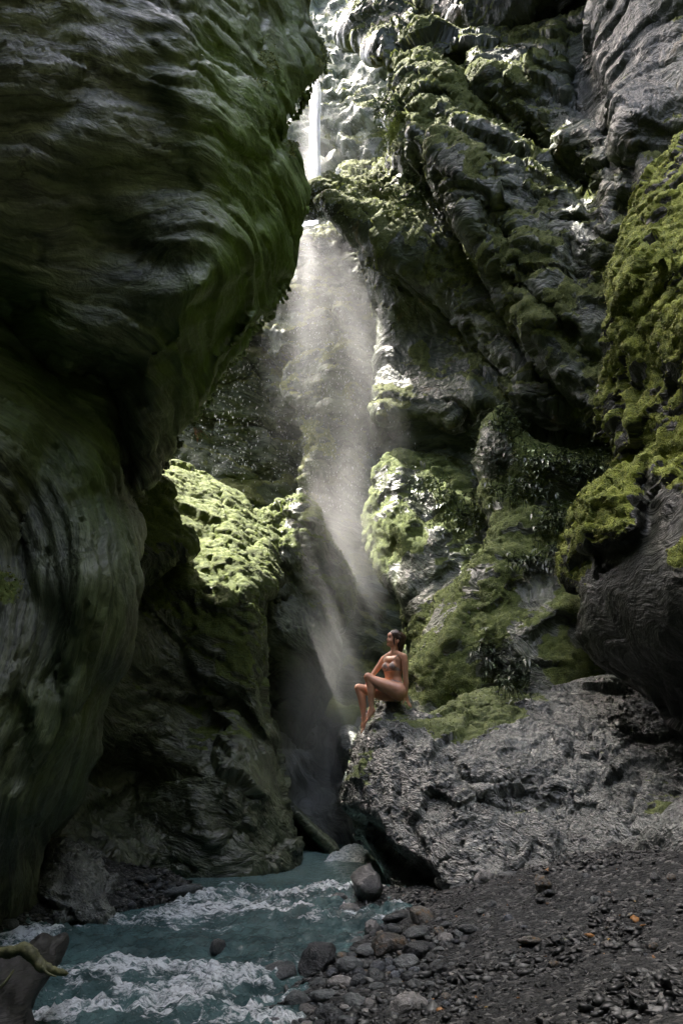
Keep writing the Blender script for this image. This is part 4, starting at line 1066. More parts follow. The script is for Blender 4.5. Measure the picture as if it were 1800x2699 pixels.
for (px, py, w_) in [(836, 2545, 118), (1030, 2494, 92), (1098, 2462, 70), (990, 2578, 66), (924, 2548, 74), (897, 2592, 82), (860, 2627, 96), (1073, 2654, 104)]: taken.append((px, py, w_))
cobbles([(690, 2715), (800, 2600), (890, 2480), (960, 2420), (1160, 2410), (1230, 2480), (1180, 2600), (1210, 2715)], 190, 20, 88, 'cobble', 'cobbles of the stream bank', 3)
cobbles([(290, 2320), (400, 2310), (520, 2345), (470, 2385), (340, 2400), (300, 2380)], 60, 10, 34, 'cobble of the left stone bar', 'cobbles of the left bar', 4)
cobbles([(1150, 2400), (1320, 2330), (1800, 2300), (1820, 2710), (1180, 2710)], 50, 10, 40, 'stone on dark gravel', 'stones scattered on the gravel slope', 5)
# gravel too small to count
def gravel(n, seed):
    rs = np.random.default_rng(seed)
    bm = bmesh.new(); bmesh.ops.create_icosphere(bm, subdivisions=1, radius=1.0)
    bv = np.array([v.co[:] for v in bm.verts], np.float32); bf = np.array([[v.index for v in f.verts] for f in bm.faces]); bm.free()
    y = 4.0 + 5.6 * rs.random(n * 4) ** 1.3
    x = rs.uniform(-3.6, 4.0, n * 4)
    wz = bank_z(x, y)
    pxx, pyy = proj(np.stack([x, y, wz], -1))
    k = np.where((wz > water_z(x, y) - 0.03) & (pxx > -60) & (pxx < 1860) & (pyy < 2760))[0][:n]
    x, y, wz = x[k], y[k], wz[k]; n = len(k)
    gp = np.stack([x, y, wz], -1).astype(np.float32)
    wz = wz + 0.05 * fbm(gp * 1.3, 4) + 0.018 * ridge(gp * 5, 3)
    dense = 0.6 + 0.8 * (fbm(gp * 0.9 + 4, 2) > 0)
    s = (0.006 + 0.02 * rs.random(n) ** 3) * dense
    sc3 = np.stack([s * rs.uniform(0.9, 1.7, n), s * rs.uniform(0.7, 1.2, n), s * rs.uniform(0.35, 0.7, n)], -1)
    a = rs.uniform(0, 6.28, n); ca, sa = np.cos(a), np.sin(a)
    v = bv[None] * sc3[:, None] * (1 + 0.25 * rs.normal(size=(n, len(bv), 1)))
    tl = rs.normal(size=(n, 1)) * 0.35
    v[:, :, 2] += tl * v[:, :, 0]
    X = v[:, :, 0] * ca[:, None] - v[:, :, 1] * sa[:, None]; Y2 = v[:, :, 0] * sa[:, None] + v[:, :, 1] * ca[:, None]
    V = np.stack([X + x[:, None], Y2 + y[:, None], v[:, :, 2] + wz[:, None] + s[:, None] * 0.2], -1).reshape(-1, 3)
    Fc = (bf[None] + (np.arange(n) * len(bv))[:, None, None]).reshape(-1, 3)
    m, t, bs, _ = newmat('gravel')
    tn = at(t, 'tone').outputs['Fac']
    c = mix(t, ramp(t, tn, 0.6, 1.0), (0.010, 0.012, 0.0115), (0.11, 0.116, 0.11))
    c = mix(t, ramp(t, tn, 0.985, 0.995), c, (0.24, 0.12, 0.04))
    inp(t, bs, 'Base Color', c); bs.inputs['Roughness'].default_value = 0.45; bs.inputs['Specular IOR Level'].default_value = 0.45
    o = mesh_np('gravel', V, Fc, m, smooth=False)
    attr(o.data, 'tone', np.repeat(rs.random(n), len(bv)))
    return tag(o, 'loose dark gravel covering the bank', kind='stuff')
gravel(9000, 11)
# driftwood in the near corner
wm, t, bs, _ = newmat('driftwood'); pos = nd(t, 'ShaderNodeNewGeometry').outputs['Position']
c = mix(t, ramp(t, tex(t, vmul(t, pos, (3, 3, 22)), 2.0, 5, 0.6), 0.3, 0.7), (0.003, 0.0032, 0.0028), (0.012, 0.013, 0.009)); inp(t, bs, 'Base Color', c); bs.inputs['Roughness'].default_value = 0.6
inp(t, bs, 'Normal', bump(t, tex(t, vmul(t, pos, (4, 4, 30)), 3, 4, 0.6), 0.8, 0.02))
wm2, t, bs, _ = newmat('mossy_branch'); pos = nd(t, 'ShaderNodeNewGeometry').outputs['Position']
c = mix(t, ramp(t, tex(t, pos, 14, 4, 0.6), 0.35, 0.65), (0.03, 0.035, 0.012), (0.11, 0.115, 0.045)); inp(t, bs, 'Base Color', c); bs.inputs['Roughness'].default_value = 0.7
inp(t, bs, 'Normal', bump(t, tex(t, pos, 40, 4, 0.6), 0.6, 0.01))
def tube(name, pts, rad, mat, parent, seg=9, n=6):
    p = catmull(pts, n, False); r = np.interp(np.linspace(0, 1, len(p)), np.linspace(0, 1, len(rad)), rad)
    V = []; 
    for i in range(len(p)):
        tg = p[min(i + 1, len(p) - 1)] - p[max(i - 1, 0)]; tg /= np.linalg.norm(tg) + 1e-9
        B = basis(tg)
        for k in range(seg):
            a = 2 * math.pi * k / seg
            V.append(p[i] + r[i] * (math.cos(a) * B[1] + math.sin(a) * B[2]))
    V.append(p[0]); V.append(p[-1]); V = np.array(V)
    Fc = [[i * seg + k, i * seg + (k + 1) % seg, (i + 1) * seg + (k + 1) % seg, (i + 1) * seg + k] for i in range(len(p) - 1) for k in range(seg)]
    L = len(p) * seg
    Fc += [[L, (k + 1) % seg, k] for k in range(seg)] + [[L + 1, L - seg + k, L - seg + (k + 1) % seg] for k in range(seg)]
    return mesh_np(name, V, Fc, mat, True, parent)
dw = link(bpy.data.objects.new('driftwood', None)); tag(dw, 'dark driftwood stump with a mossy bent branch in the bottom left corner', 'driftwood')
SURF_ = make_rock('stump', [inflate([(-260, 2480), (0, 2496), (70, 2492), (112, 2458), (140, 2470), (170, 2456), (180, 2480), (160, 2540), (115, 2600), (85, 2650), (70, 2760), (-260, 2800)], [(150, 2490, 5.15), (0, 2550, 4.75), (100, 2560, 4.9), (0, 2700, 4.5), (-200, 2600, 4.5)], 0.7, 30, 0.15, 6)], 0.014, wm, grain=(0.9, 0.2, 0.3), warp=(0.05, 2), seed=21,
               disp=[('fbm', 3, 0.02, 3), ('layridge', 20, 0.008, 3, 3)])
SURF_.parent = dw
br_ = tube('branch', [P(-60, 2520, 4.6), P(20, 2508, 4.62), P(62, 2500, 4.62), P(85, 2520, 4.6), P(115, 2546, 4.6), P(150, 2560, 4.62), P(180, 2567, 4.66)], [0.022, 0.026, 0.027, 0.030, 0.026, 0.019, 0.007], wm2, dw, seg=14, n=16)
vb = get_co(br_.data); set_co(br_.data, vb + get_no(br_.data) * (0.010 * fbm(vb * 14, 3) + 0.005 * ridge(vb * np.array([60, 60, 25], np.float32), 2))[:, None])
tube('twig', [P(112, 2548, 4.58), P(128, 2566, 4.56), P(150, 2574, 4.57)], [0.010, 0.007, 0.003], wm2, dw, seg=7)
tube('twig', [P(-20, 2618, 4.4), P(12, 2592, 4.42), P(38, 2556, 4.46)], [0.006, 0.007, 0.004], wm2, dw, seg=6)
# ------------------------------------------------------------------ spray drifting below the waterfall
def mist_body(name, p0, p1, rad, dens, seed, aniso=0.45, nscale=1.6, depth=None):
    a, b = Vector(p0), Vector(p1)
    ax = b - a
    bm = bmesh.new(); bmesh.ops.create_uvsphere(bm, u_segments=24, v_segments=16, radius=1.0)
    me = bpy.data.meshes.new(name); bm.to_mesh(me); bm.free()
    o = bpy.data.objects.new(name, me); link(o)
    o.location = (a + b) / 2
    o.rotation_euler = ax.to_track_quat('Z', 'Y').to_euler()
    o.scale = (rad, depth or rad, ax.length / 2)
    m = bpy.data.materials.new(name); m.use_nodes = True
    t = m.node_tree; t.nodes.clear()
    out = nd(t, 'ShaderNodeOutputMaterial')
    pv = nd(t, 'ShaderNodeVolumePrincipled')
    pv.inputs['Color'].default_value = (0.93, 0.94, 0.95, 1); pv.inputs['Anisotropy'].default_value = aniso
    tc = nd(t, 'ShaderNodeTexCoord')
    ln = nd(t, 'ShaderNodeVectorMath', operation='LENGTH'); t.links.new(tc.outputs['Object'], ln.inputs[0])
    f = ramp(t, mth(t, 'SUBTRACT', 1.0, ln.outputs['Value']), 0.0, 0.85)
    pos = nd(t, 'ShaderNodeNewGeometry').outputs['Position']
    nz = ramp(t, tex(t, vmul(t, pos, (1.0, 1.0, 0.35)), nscale, 2, 0.5), 0.3, 0.75)
    d = mth(t, 'MULTIPLY', mth(t, 'MULTIPLY', f, mth(t, 'MULTIPLY_ADD', nz, 0.8, 0.2)), dens)
    inp(t, pv, 'Density', d)
    t.links.new(pv.outputs[0], out.inputs['Volume'])
    me.materials.append(m)
    return tag(o, None, None, kind='stuff')
pp = lambda x, y, Y: P(x, y, Y).tolist()
mist_body('mist', pp(834, 120, 15.7), pp(800, 1250, 15.0), 0.7, 0.17, 1)
mist_body('mist', pp(880, 1150, 14.0), pp(925, 1850, 13.2), 1.05, 0.42, 6)
mist_body('mist', pp(880, 480, 14.8), pp(1060, 1420, 13.6), 0.85, 0.15, 2)
mist_body('mist', pp(870, 900, 14.6), pp(920, 1900, 13.6), 0.95, 0.18, 3)
mist_body('mist', pp(930, 200, 16.4), pp(930, 1600, 15.4), 2.9, 0.055, 4, nscale=0.8, depth=1.2)
mist_body('mist', pp(850, 1550, 13.4), pp(860, 2280, 12.8), 1.0, 0.8, 5)
# ------------------------------------------------------------------ the person on the boulder
def Zp(zx, zy, y): return np.array([(zx - 1000) / 1471.0, y, (1480 - zy) / 1471.0])
def icos(sub=3):
    bm = bmesh.new(); bmesh.ops.create_icosphere(bm, subdivisions=sub, radius=1.0)
    v = np.array([x.co[:] for x in bm.verts]); f = [[x.index for x in q.verts] for q in bm.faces]; bm.free()
    return v, f
_iv, _if = icos(3)
def cap(a, b, ra, rb):
    a, b = np.asarray(a, float), np.asarray(b, float); d = b - a; L = np.linalg.norm(d)
    if L < 1e-6: return a + _iv * ra, _if
    dn = d / L; k = (_iv @ dn) > 0
    return np.where(k[:, None], b + _iv * rb, a + _iv * ra), _if
def ell(c, r, fwd=(0, -1, 0)):
    f = np.asarray(fwd, float); f /= np.linalg.norm(f)
    s = np.cross(f, (0, 0, 1)); s /= np.linalg.norm(s); u = np.cross(s, f)
    return np.asarray(c) + _iv[:, :1] * r[0] * f + _iv[:, 1:2] * r[1] * s + _iv[:, 2:3] * r[2] * u, _if
def chain(pts): return [cap(p[0], q[0], p[1], q[1]) for p, q in zip(pts[:-1], pts[1:])]
U = np.array([0.714, -0.70, 0]); FW = np.array([-0.70, -0.714, 0.0])
UH = np.array([0.35, -0.937, 0])
parts = []
c = Zp(1065, 1310, 0)
parts += [cap(c - UH * .075, c + UH * .075, .108, .108), ell(Zp(1115, 1340, -.075), (.115, .105, .115)), ell(Zp(1085, 1355, .075), (.11, .10, .11))]
w = Zp(1022, 1075, 0); r_ = Zp(1018, 900, 0); ch = Zp(1030, 755, 0)
for s_ in (-1, 1):
    parts += chain([(c + UH * .055 * s_, .098), (w + U * .042 * s_, .072), (r_ + U * .052 * s_, .083), (ch + U * .072 * s_, .072)])
parts += [cap(w - U * .04, w + U * .04, .072, .072), cap(r_ - U * .05, r_ + U * .05, .084, .084), cap(ch - U * .08, ch + U * .08, .07, .07)]
LS, RS = Zp(1218, 705, -.125), Zp(862, 705, .12)
nb = Zp(1045, 640, 0.005)
parts += chain([(LS, .046), (nb + U * .05, .05), (nb - U * .05, .05), (RS, .044)])
parts += chain([(nb, .055), (Zp(1062, 500, -.004), .047), (Zp(1075, 420, -.005), .05)])
for s_ in (-1, 1):
    parts.append(ell(r_ + Zp(1000, 1480 - 10, 0) * 0 + np.array([0, 0, .018]) + FW * .062 + U * .062 * s_, (.052, .056, .054), FW))
# head: skull, face, features; the face looks to the left and slightly up
FD = np.array([-0.955, -0.22, 0.20]); FD /= np.linalg.norm(FD)
parts += [ell(Zp(1105, 340, -.005), (.095, .073, .092), FD), ell(Zp(1025, 365, -.012), (.066, .060, .085), FD), ell(Zp(1000, 285, -.012), (.050, .056, .052), FD)]
parts += chain([(Zp(1090, 430, -.035), .034), (Zp(1000, 452, -.028), .030), (Zp(940, 452, -.02), .021)]) + chain([(Zp(1085, 425, .03), .034), (Zp(990, 450, .01), .030), (Zp(940, 452, -.015), .021)])
parts += chain([(Zp(962, 322, -.02), .012), (Zp(935, 345, -.022), .012), (Zp(920, 362, -.023), .0125)]) + [ell(Zp(938, 368, -.022), (.014, .017, .010), FD)]
parts += [ell(Zp(936, 402, -.021), (.013, .021, .0075), FD), ell(Zp(936, 418, -.021), (.013, .019, .0075), FD), ell(Zp(970, 300, -.02), (.018, .045, .012), FD), ell(Zp(990, 385, -.05), (.03, .022, .028), FD)]
parts += [ell(Zp(1118, 398, -.077), (.016, .009, .030), (-1, 0, .2))]
# legs
parts += chain([(Zp(1095, 1315, -.085), .104), (Zp(950, 1262, -.08), .096), (Zp(780, 1200, -.07), .083), (Zp(640, 1130, -.055), .066), (Zp(548, 1062, -.045), .055)])
parts += chain([(Zp(548, 1062, -.045), .055), (Zp(562, 1130, -.045), .050), (Zp(600, 1235, -.05), .056), (Zp(600, 1350, -.05), .051), (Zp(598, 1500, -.05), .038), (Zp(600, 1615, -.05), .030)])
parts += chain([(Zp(600, 1615, -.05), .031), (Zp(640, 1670, -.05), .027), (Zp(590, 1740, -.055), .029), (Zp(540, 1805, -.06), .027), (Zp(518, 1850, -.06), .019)]) + chain([(Zp(600, 1620, -.05), .03), (Zp(560, 1720, -.055), .026), (Zp(530, 1800, -.06), .024)])
for k in range(5):
    y0 = -.095 + k * .016
    parts += chain([(Zp(528, 1830, y0), .0105), (Zp(505 - 4 * k, 1868 + 5 * k, y0), .0095), (Zp(492 - 6 * k, 1888 + 7 * k, y0), .008)])
parts += chain([(Zp(1045, 1360, .085), .10), (Zp(850, 1365, .09), .088), (Zp(620, 1315, .095), .07), (Zp(372, 1250, .09), .055)])
parts += chain([(Zp(372, 1250, .09), .055), (Zp(388, 1320, .09), .050), (Zp(430, 1430, .085), .054), (Zp(445, 1560, .085), .046), (Zp(455, 1690, .08), .034), (Zp(462, 1780, .075), .029)])
parts += chain([(Zp(462, 1780, .075), .029), (Zp(490, 1825, .075), .025), (Zp(472, 1900, .07), .026), (Zp(452, 1975, .065), .024), (Zp(442, 2020, .06), .017)]) + chain([(Zp(460, 1790, .075), .027), (Zp(444, 1900, .07), .022), (Zp(438, 1980, .065), .02)])
for k in range(5):
    y0 = .035 + k * .014
    parts += chain([(Zp(445, 2005, y0), .010), (Zp(432 - 3 * k, 2045 + 3 * k, y0), .009), (Zp(424 - 4 * k, 2068 + 4 * k, y0), .0075)])
# arms and hands
parts += chain([(LS, .047), (Zp(1232, 800, -.13), .045), (Zp(1236, 940, -.13), .040), (Zp(1242, 1085, -.125), .034), (Zp(1250, 1180, -.12), .036), (Zp(1246, 1290, -.115), .029), (Zp(1240, 1395, -.11), .022)])
hw = Zp(1240, 1395, -.11)
parts += chain([(hw, .022), (Zp(1235, 1440, -.105), .023), (Zp(1250, 1490, -.10), .021)]) + chain([(hw, .021), (Zp(1262, 1450, -.09), .022), (Zp(1278, 1495, -.075), .019)])
for (x0, z0, y0, x1, z1, y1, x2, z2, y2) in [(1250, 1495, -.112, 1268, 1550, -.118, 1286, 1598, -.120), (1262, 1500, -.100, 1290, 1558, -.102, 1318, 1612, -.104), (1272, 1500, -.087, 1305, 1560, -.084, 1340, 1622, -.082), (1282, 1495, -.073, 1312, 1545, -.064, 1342, 1590, -.060)]:
    parts += chain([(Zp(x0, z0, y0), .0105), (Zp(x1, z1, y1), .0092), (Zp(x2, z2, y2), .0072)])
parts += chain([(Zp(1225, 1440, -.112), .013), (Zp(1200, 1510, -.122), .0105), (Zp(1182, 1560, -.128), .008)])
parts += chain([(RS, .045), (Zp(800, 800, .13), .042), (Zp(720, 900, .14), .037), (Zp(655, 985, .135), .032), (Zp(610, 1060, .125), .033), (Zp(560, 1150, .11), .024)])
parts += chain([(Zp(560, 1150, .11), .024), (Zp(530, 1200, .10), .024), (Zp(495, 1225, .095), .020)])
for k in range(4):
    y0 = .065 + k * .018
    parts += chain([(Zp(500, 1222, y0), .010), (Zp(450, 1222 - 3 * k, y0 - .004), .009), (Zp(415, 1240, y0 - .008), .0075)])
parts += chain([(Zp(530, 1205, .075), .012), (Zp(500, 1235, .055), .010), (Zp(475, 1255, .045), .008)])
bv, bf = join(parts)
bme = voxel_remesh(bv, bf, 0.0058); bme.name = 'person'
lap_smooth(bme, 4, 0.5)
v = get_co(bme)
# face colouring: brows, eye, lips; nails are left to the skin
lips = np.exp(-(((v - Zp(930, 410, -.021)) / np.array([.016, .024, .011])) ** 2).sum(1))
eye = np.exp(-(((v - Zp(972, 328, -.055)) / np.array([.012, .012, .0075])) ** 2).sum(1) * 1.2)
brow = np.exp(-(((v - Zp(972, 303, -.052)) / np.array([.018, .02, .006])) ** 2).sum(1) * 1.2)
attr(bme, 'lips', np.clip(lips * 1.3, 0, 1)); attr(bme, 'eyes', np.clip(eye * 1.4 + brow, 0, 1))
m, t, bs, _ = newmat('skin')
pos = nd(t, 'ShaderNodeNewGeometry').outputs['Position']
c = mix(t, ramp(t, tex(t, pos, 9, 4, 0.6), 0.3, 0.7), (0.60, 0.30, 0.175), (0.68, 0.37, 0.235))
c = mix(t, at(t, 'lips').outputs['Fac'], c, (0.36, 0.09, 0.07))
c = mix(t, at(t, 'eyes').outputs['Fac'], c, (0.03, 0.018, 0.012))
inp(t, bs, 'Base Color', c); bs.inputs['Roughness'].default_value = 0.42
bs.inputs['Subsurface Weight'].default_value = 0.12; bs.inputs['Subsurface Radius'].default_value = (0.02, 0.008, 0.004); bs.inputs['Subsurface Scale'].default_value = 0.5
bme.polygons.foreach_set('use_smooth', np.ones(len(bme.polygons), bool)); bme.materials.clear(); bme.materials.append(m)
person = link(bpy.data.objects.new('person', bme))
tag(person, 'person in a pale bikini sitting cross-kneed on the boulder looking up left', 'person')
# seat: highest rock point under the hips
sv = SURF['boulder.001'][0]
seat = P(900 + 1000 / 7.467, 1640 + 1482 / 7.467, 9.95)
kk = (np.abs(sv[:, 0] - seat[0]) < 0.28) & (np.abs(sv[:, 1] - 9.95) < 0.16)
print('SEAT want', seat, 'rock', sv[kk, 2].max() if kk.any() else None)
person.location = seat
person.location.z -= 0.03
# hair
hp = [ell(Zp(1082, 272, -.006), (.078, .076, .070), FD), ell(Zp(1135, 325, -.004), (.088, .080, .085), FD), ell(Zp(1160, 400, .0), (.072, .074, .080), FD), cap(Zp(1165, 440, 0), Zp(1175, 545, .01), .062, .035), ell(Zp(1238, 318, 0), (.036, .034, .045), FD),
      cap(Zp(1225, 350, 0), Zp(1262, 420, 0), .02, .008)]
hp += chain([(Zp(1050, 280, -.07), .014), (Zp(1040, 380, -.076), .010), (Zp(1050, 470, -.066), .006)]) + chain([(Zp(1180, 500, -.03), .02), (Zp(1190, 580, -.03), .009)])
hv, hf = join(hp)
hme = voxel_remesh(hv, hf, 0.006); lap_smooth(hme, 3); v = get_co(hme); n = get_no(hme)
set_co(hme, v + n * (0.006 * ridge(v * np.array([18, 60, 18], np.float32), 3))[:, None])
m, t, bs, _ = newmat('hair'); tcx = nd(t, 'ShaderNodeTexCoord').outputs['Object']
inp(t, bs, 'Base Color', mix(t, tex(t, vmul(t, tcx, (30, 120, 30)), 1.0, 3, 0.6), (0.012, 0.007, 0.004), (0.07, 0.035, 0.018))); bs.inputs['Roughness'].default_value = 0.38
hme.polygons.foreach_set('use_smooth', np.ones(len(hme.polygons), bool)); hme.materials.clear(); hme.materials.append(m); hme.name = 'hair'
link(bpy.data.objects.new('hair', hme), person)
# bikini: patches lifted off the skin
fm_, t, bs, _ = newmat('bikini_fabric'); tcx = nd(t, 'ShaderNodeTexCoord').outputs['Object']
inp(t, bs, 'Base Color', mix(t, ramp(t, tex(t, tcx, 60, 3, 0.6), 0.4, 0.65), (0.44, 0.36, 0.32), (0.27, 0.19, 0.165))); bs.inputs['Roughness'].default_value = 0.8
def patch(name, test):
    v = get_co(bme); n = get_no(bme)
    pl = np.empty(len(bme.polygons) * 4, np.int32); bme.polygons.foreach_get('vertices', pl) if all(len(p.vertices) == 4 for p in bme.polygons) else None
    q = pl.reshape(-1, 4); cen = v[q].mean(1); nn_ = n[q].mean(1)
    k = test(cen, nn_)
    q = q[k]; used, inv = np.unique(q, return_inverse=True)
    return mesh_np(name, v[used] + n[used] * 0.0035, inv.reshape(-1, 4), fm_, True, person)
def top_test(cn, nn_):
    out = np.zeros(len(cn), bool)
    for s_ in (-1, 1):
        B = r_ + np.array([0, 0, .018]) + FW * .062 + U * .062 * s_
        d = cn - B; t_ = (d[:, 2] + .045) / .115; lat = np.abs(d @ U)
        out |= (t_ > 0) & (t_ < 1) & (lat < .068 * (1 - t_) + .006) & ((nn_ @ FW) > -0.1) & (np.linalg.norm(d, axis=1) < .12)
    band = (np.abs(cn[:, 2] - (r_[2] - .028)) < .008) & (np.linalg.norm(cn[:, :2] - r_[:2], axis=1) < .16) & ((nn_ @ FW) > -0.95)
    arm = (cn[:, 0] > .115) | ((cn[:, 0] < -.115) & (cn[:, 1] > 0.07))
    return (out | band) & ~arm
patch('bikini_top', top_test)
def bot_test(cn, nn_):
    ax = Zp(1055, 1180, 0)
    strap = (np.abs(cn[:, 2] - (1480 - 1150) / 1471 + 0.25 * (cn[:, 0] - .05)) < .007) & (np.linalg.norm(cn[:, :2] - ax[:2], axis=1) < .17) & (cn[:, 0] > -.03) & (cn[:, 0] < .125)
    seatp = (cn[:, 2] < .02) & (cn[:, 0] > 0.02) & (np.abs(cn[:, 1]) < .05) & (nn_[:, 2] < -.3)
    return strap | seatp
patch('bikini_bottom', bot_test)
tube('shoulder_strap', [Zp(1020, 752, -.145), Zp(1070, 705, -.145), Zp(1130, 655, -.115), Zp(1165, 640, -.075), Zp(1165, 690, -.02)], [.0042] * 5, fm_, person, seg=6)
tube('shoulder_strap', [Zp(838, 790, -.065), Zp(850, 730, -.04), Zp(880, 665, .02), Zp(915, 640, .06), Zp(950, 680, .1)], [.0042] * 5, fm_, person, seg=6)
# ------------------------------------------------------------------ foliage
def leaf_mat(name, a, b, rough=0.4):
    m, t, bs, _ = newmat(name)
    pos = nd(t, 'ShaderNodeNewGeometry').outputs['Position']
    inp(t, bs, 'Base Color', mix(t, ramp(t, tex(t, pos, 18, 2, 0.5), 0.35, 0.65), a, b)); bs.inputs['Roughness'].default_value = rough
    bs.inputs['Specular IOR Level'].default_value = 0.6
    return m
ML_dark = leaf_mat('leaf_dark', (0.035, 0.055, 0.03), (0.09, 0.12, 0.065), 0.32)
ML_fern = leaf_mat('fern_green', (0.10, 0.13, 0.045), (0.20, 0.23, 0.09), 0.5)
ML_red = leaf_mat('fern_red', (0.30, 0.07, 0.02), (0.22, 0.16, 0.03), 0.5)
ML_yel = leaf_mat('fallen_leaf', (0.22, 0.17, 0.03), (0.2, 0.09, 0.02), 0.5)

def frond_mesh(L, width, pairs, droop, seed):
    """one fern frond: a bent midrib with paired leaflets that shorten towards the tip"""
    rs = random.Random(seed); V, Fc = [], []
    pts = []
    for i in range(pairs + 1):
        t = i / pairs
        pts.append(np.array([L * (t - 0.12 * droop * t * t), 0, L * (0.25 * t - droop * 0.62 * t * t)]))
    for i in range(pairs):
        a, b = pts[i], pts[i + 1]; k = len(V)
        V += [a + (0, .004, 0), a - (0, .004, 0), b - (0, .003, 0), b + (0, .003, 0)]; Fc.append([k, k + 1, k + 2, k + 3])
        t = (i + .5) / pairs
        w = width * math.sin(math.pi * min(1, 0.18 + 0.82 * t)) ** 0.8
        for s in (-1, 1):
            d = (b - a) / np.linalg.norm(b - a)
            tip = a + np.array([0, s * w, 0]) + d * w * 0.35 + np.array([0, 0, -0.25 * w + rs.uniform(-.01, .01)])
            mid = (a + tip) / 2; h = L / pairs * 0.46
            k = len(V); V += [a, mid - d * h * .8, tip, mid + d * h * .8]; Fc.append([k, k + 1, k + 2, k + 3])
    me = bpy.data.meshes.new('frond'); me.from_pydata([tuple(x) for x in V], [], Fc); me.update()
    return me
def fern(name, pos, n, L, mat, label, az0, spread, tilt=0.3, droop=1.0, seed=0):
    root = link(bpy.data.objects.new(name, None)); root.location = pos; tag(root, label, 'fern', )
    rs = random.Random(seed)
    metas = [frond_mesh(L, L * 0.17, 16, droop, seed + k) for k in range(2)]
    for mm in metas: mm.materials.append(mat)
    for k in range(n):
        o = link(bpy.data.objects.new('frond', metas[k % 2]), root)
        a = az0 + spread * ((k + .5) / n - .5) + rs.uniform(-.12, .12)
        o.rotation_euler = (rs.uniform(-.3, .3), -tilt + rs.uniform(-.3, .3), a); s = rs.uniform(.7, 1.05); o.scale = (s, s, s)
    return root
def spot(names, px, py, lift=0.0):
    r = surf_at(names, px, py, 12) or surf_at(names, px, py, 40)
    return r[1] + r[2] * lift, r[2]
UR, RM, M5, B2, RF, LC = 'cliff.003', 'mossy_slope', 'mossy_mound', 'boulder', 'cliff.004', 'cliff'
PI = math.pi
p_, _n = spot([UR], 1035, 385); fern('tree_fern', p_ + np.array([-.05, -.15, .05]), 9, 0.85, ML_fern, 'pale green fern fanning out above the sunlit mossy spur', PI * 1.05, 3.6, 0.35, 0.9, 1)
p_, _n = spot([UR], 1060, 560); fern('fern', p_ + _n * .05, 6, 0.5, ML_fern, 'small fern on the mossy spur right of the waterfall', PI * 1.2, 3.0, 0.3, 1.0, 2)
p_, _n = spot([UR], 960, 720); fern('fern', p_ + _n * .05, 4, 0.5, ML_fern, 'fern hanging beneath the mossy spur beside the mist', PI * 1.4, 2.0, -0.3, 1.2, 3)
fern('fern', P(512, 1128, 8.35), 5, 0.26, ML_red, 'small reddish fern hanging from the edge of the left cliff', -0.4, 1.6, -0.5, 1.0, 4)
p_, _n = spot([RM], 1312, 1700); fern('fern', p_ + _n * .06, 7, 0.38, ML_fern, 'fern on the mossy slope above the big boulder', PI * 1.5, 4.2, 0.5, 0.9, 5)
p_, _n = spot([RM], 1352, 1752); fern('fern', p_ + _n * .06, 6, 0.32, ML_fern, 'low fern just above the mossy top of the boulder', PI * 1.5, 4.0, 0.4, 0.9, 6)

def shrub(px, py, rx, ry, n, rocks, label, size=0.11, seed=0, mat=None):
    """leafy plant: many pointed drooping leaves on short stems, held off the rock"""
    rs = random.Random(seed); V, Fc, SV, SF = [], [], [], []
    base, _ = spot(rocks, px, py)
    root = link(bpy.data.objects.new('leafy_plant', None)); root.location = base; tag(root, label, 'plant', 'leafy plants on the right wall')
    b = np.array(base)
    for _k in range(n):
        for _t in range(8):
            x, y = rs.gauss(px, rx * .55), rs.gauss(py, ry * .55)
            r = surf_at(rocks, x, y, 8)
            if r is not None: break
        if r is None: continue
        p, nn = np.array(r[1], float), np.array(r[2], float)
        q = p + nn * rs.uniform(.03, .16) + np.array([0, -.06, rs.uniform(0, .08)]) - b
        k = len(SV); w = .004; SV += [p - b + (w, 0, 0), p - b - (w, 0, 0), q - (w, 0, 0), q + (w, 0, 0)]; SF.append([k, k + 1, k + 2, k + 3])
        for j in range(rs.choice((2, 3, 4))):
            d = nn * .6 + np.array([rs.uniform(-1, 1), rs.uniform(-.9, .2), rs.uniform(-.9, .35)]); d /= np.linalg.norm(d)
            L = size * rs.uniform(.6, 1.25); W = L * .17
            s = np.cross(d, (0, 0, 1)); s /= np.linalg.norm(s) + 1e-9; u = np.cross(s, d)
            m_ = q + d * L * .45 + u * L * .06; tip = q + d * L - np.array([0, 0, L * .25]); k = len(V)
            V += [q, m_ + s * W, m_ - u * W * .4, m_ - s * W, tip]; Fc += [[k, k + 1, k + 2], [k, k + 2, k + 3], [k + 1, k + 4, k + 2], [k + 2, k + 4, k + 3]]
    tag(mesh_np('foliage', np.array(V), Fc, mat or ML_dark, False, root), kind='stuff'); tag(mesh_np('stem', np.array(SV), SF, ML_dark, False, root), kind='stuff')
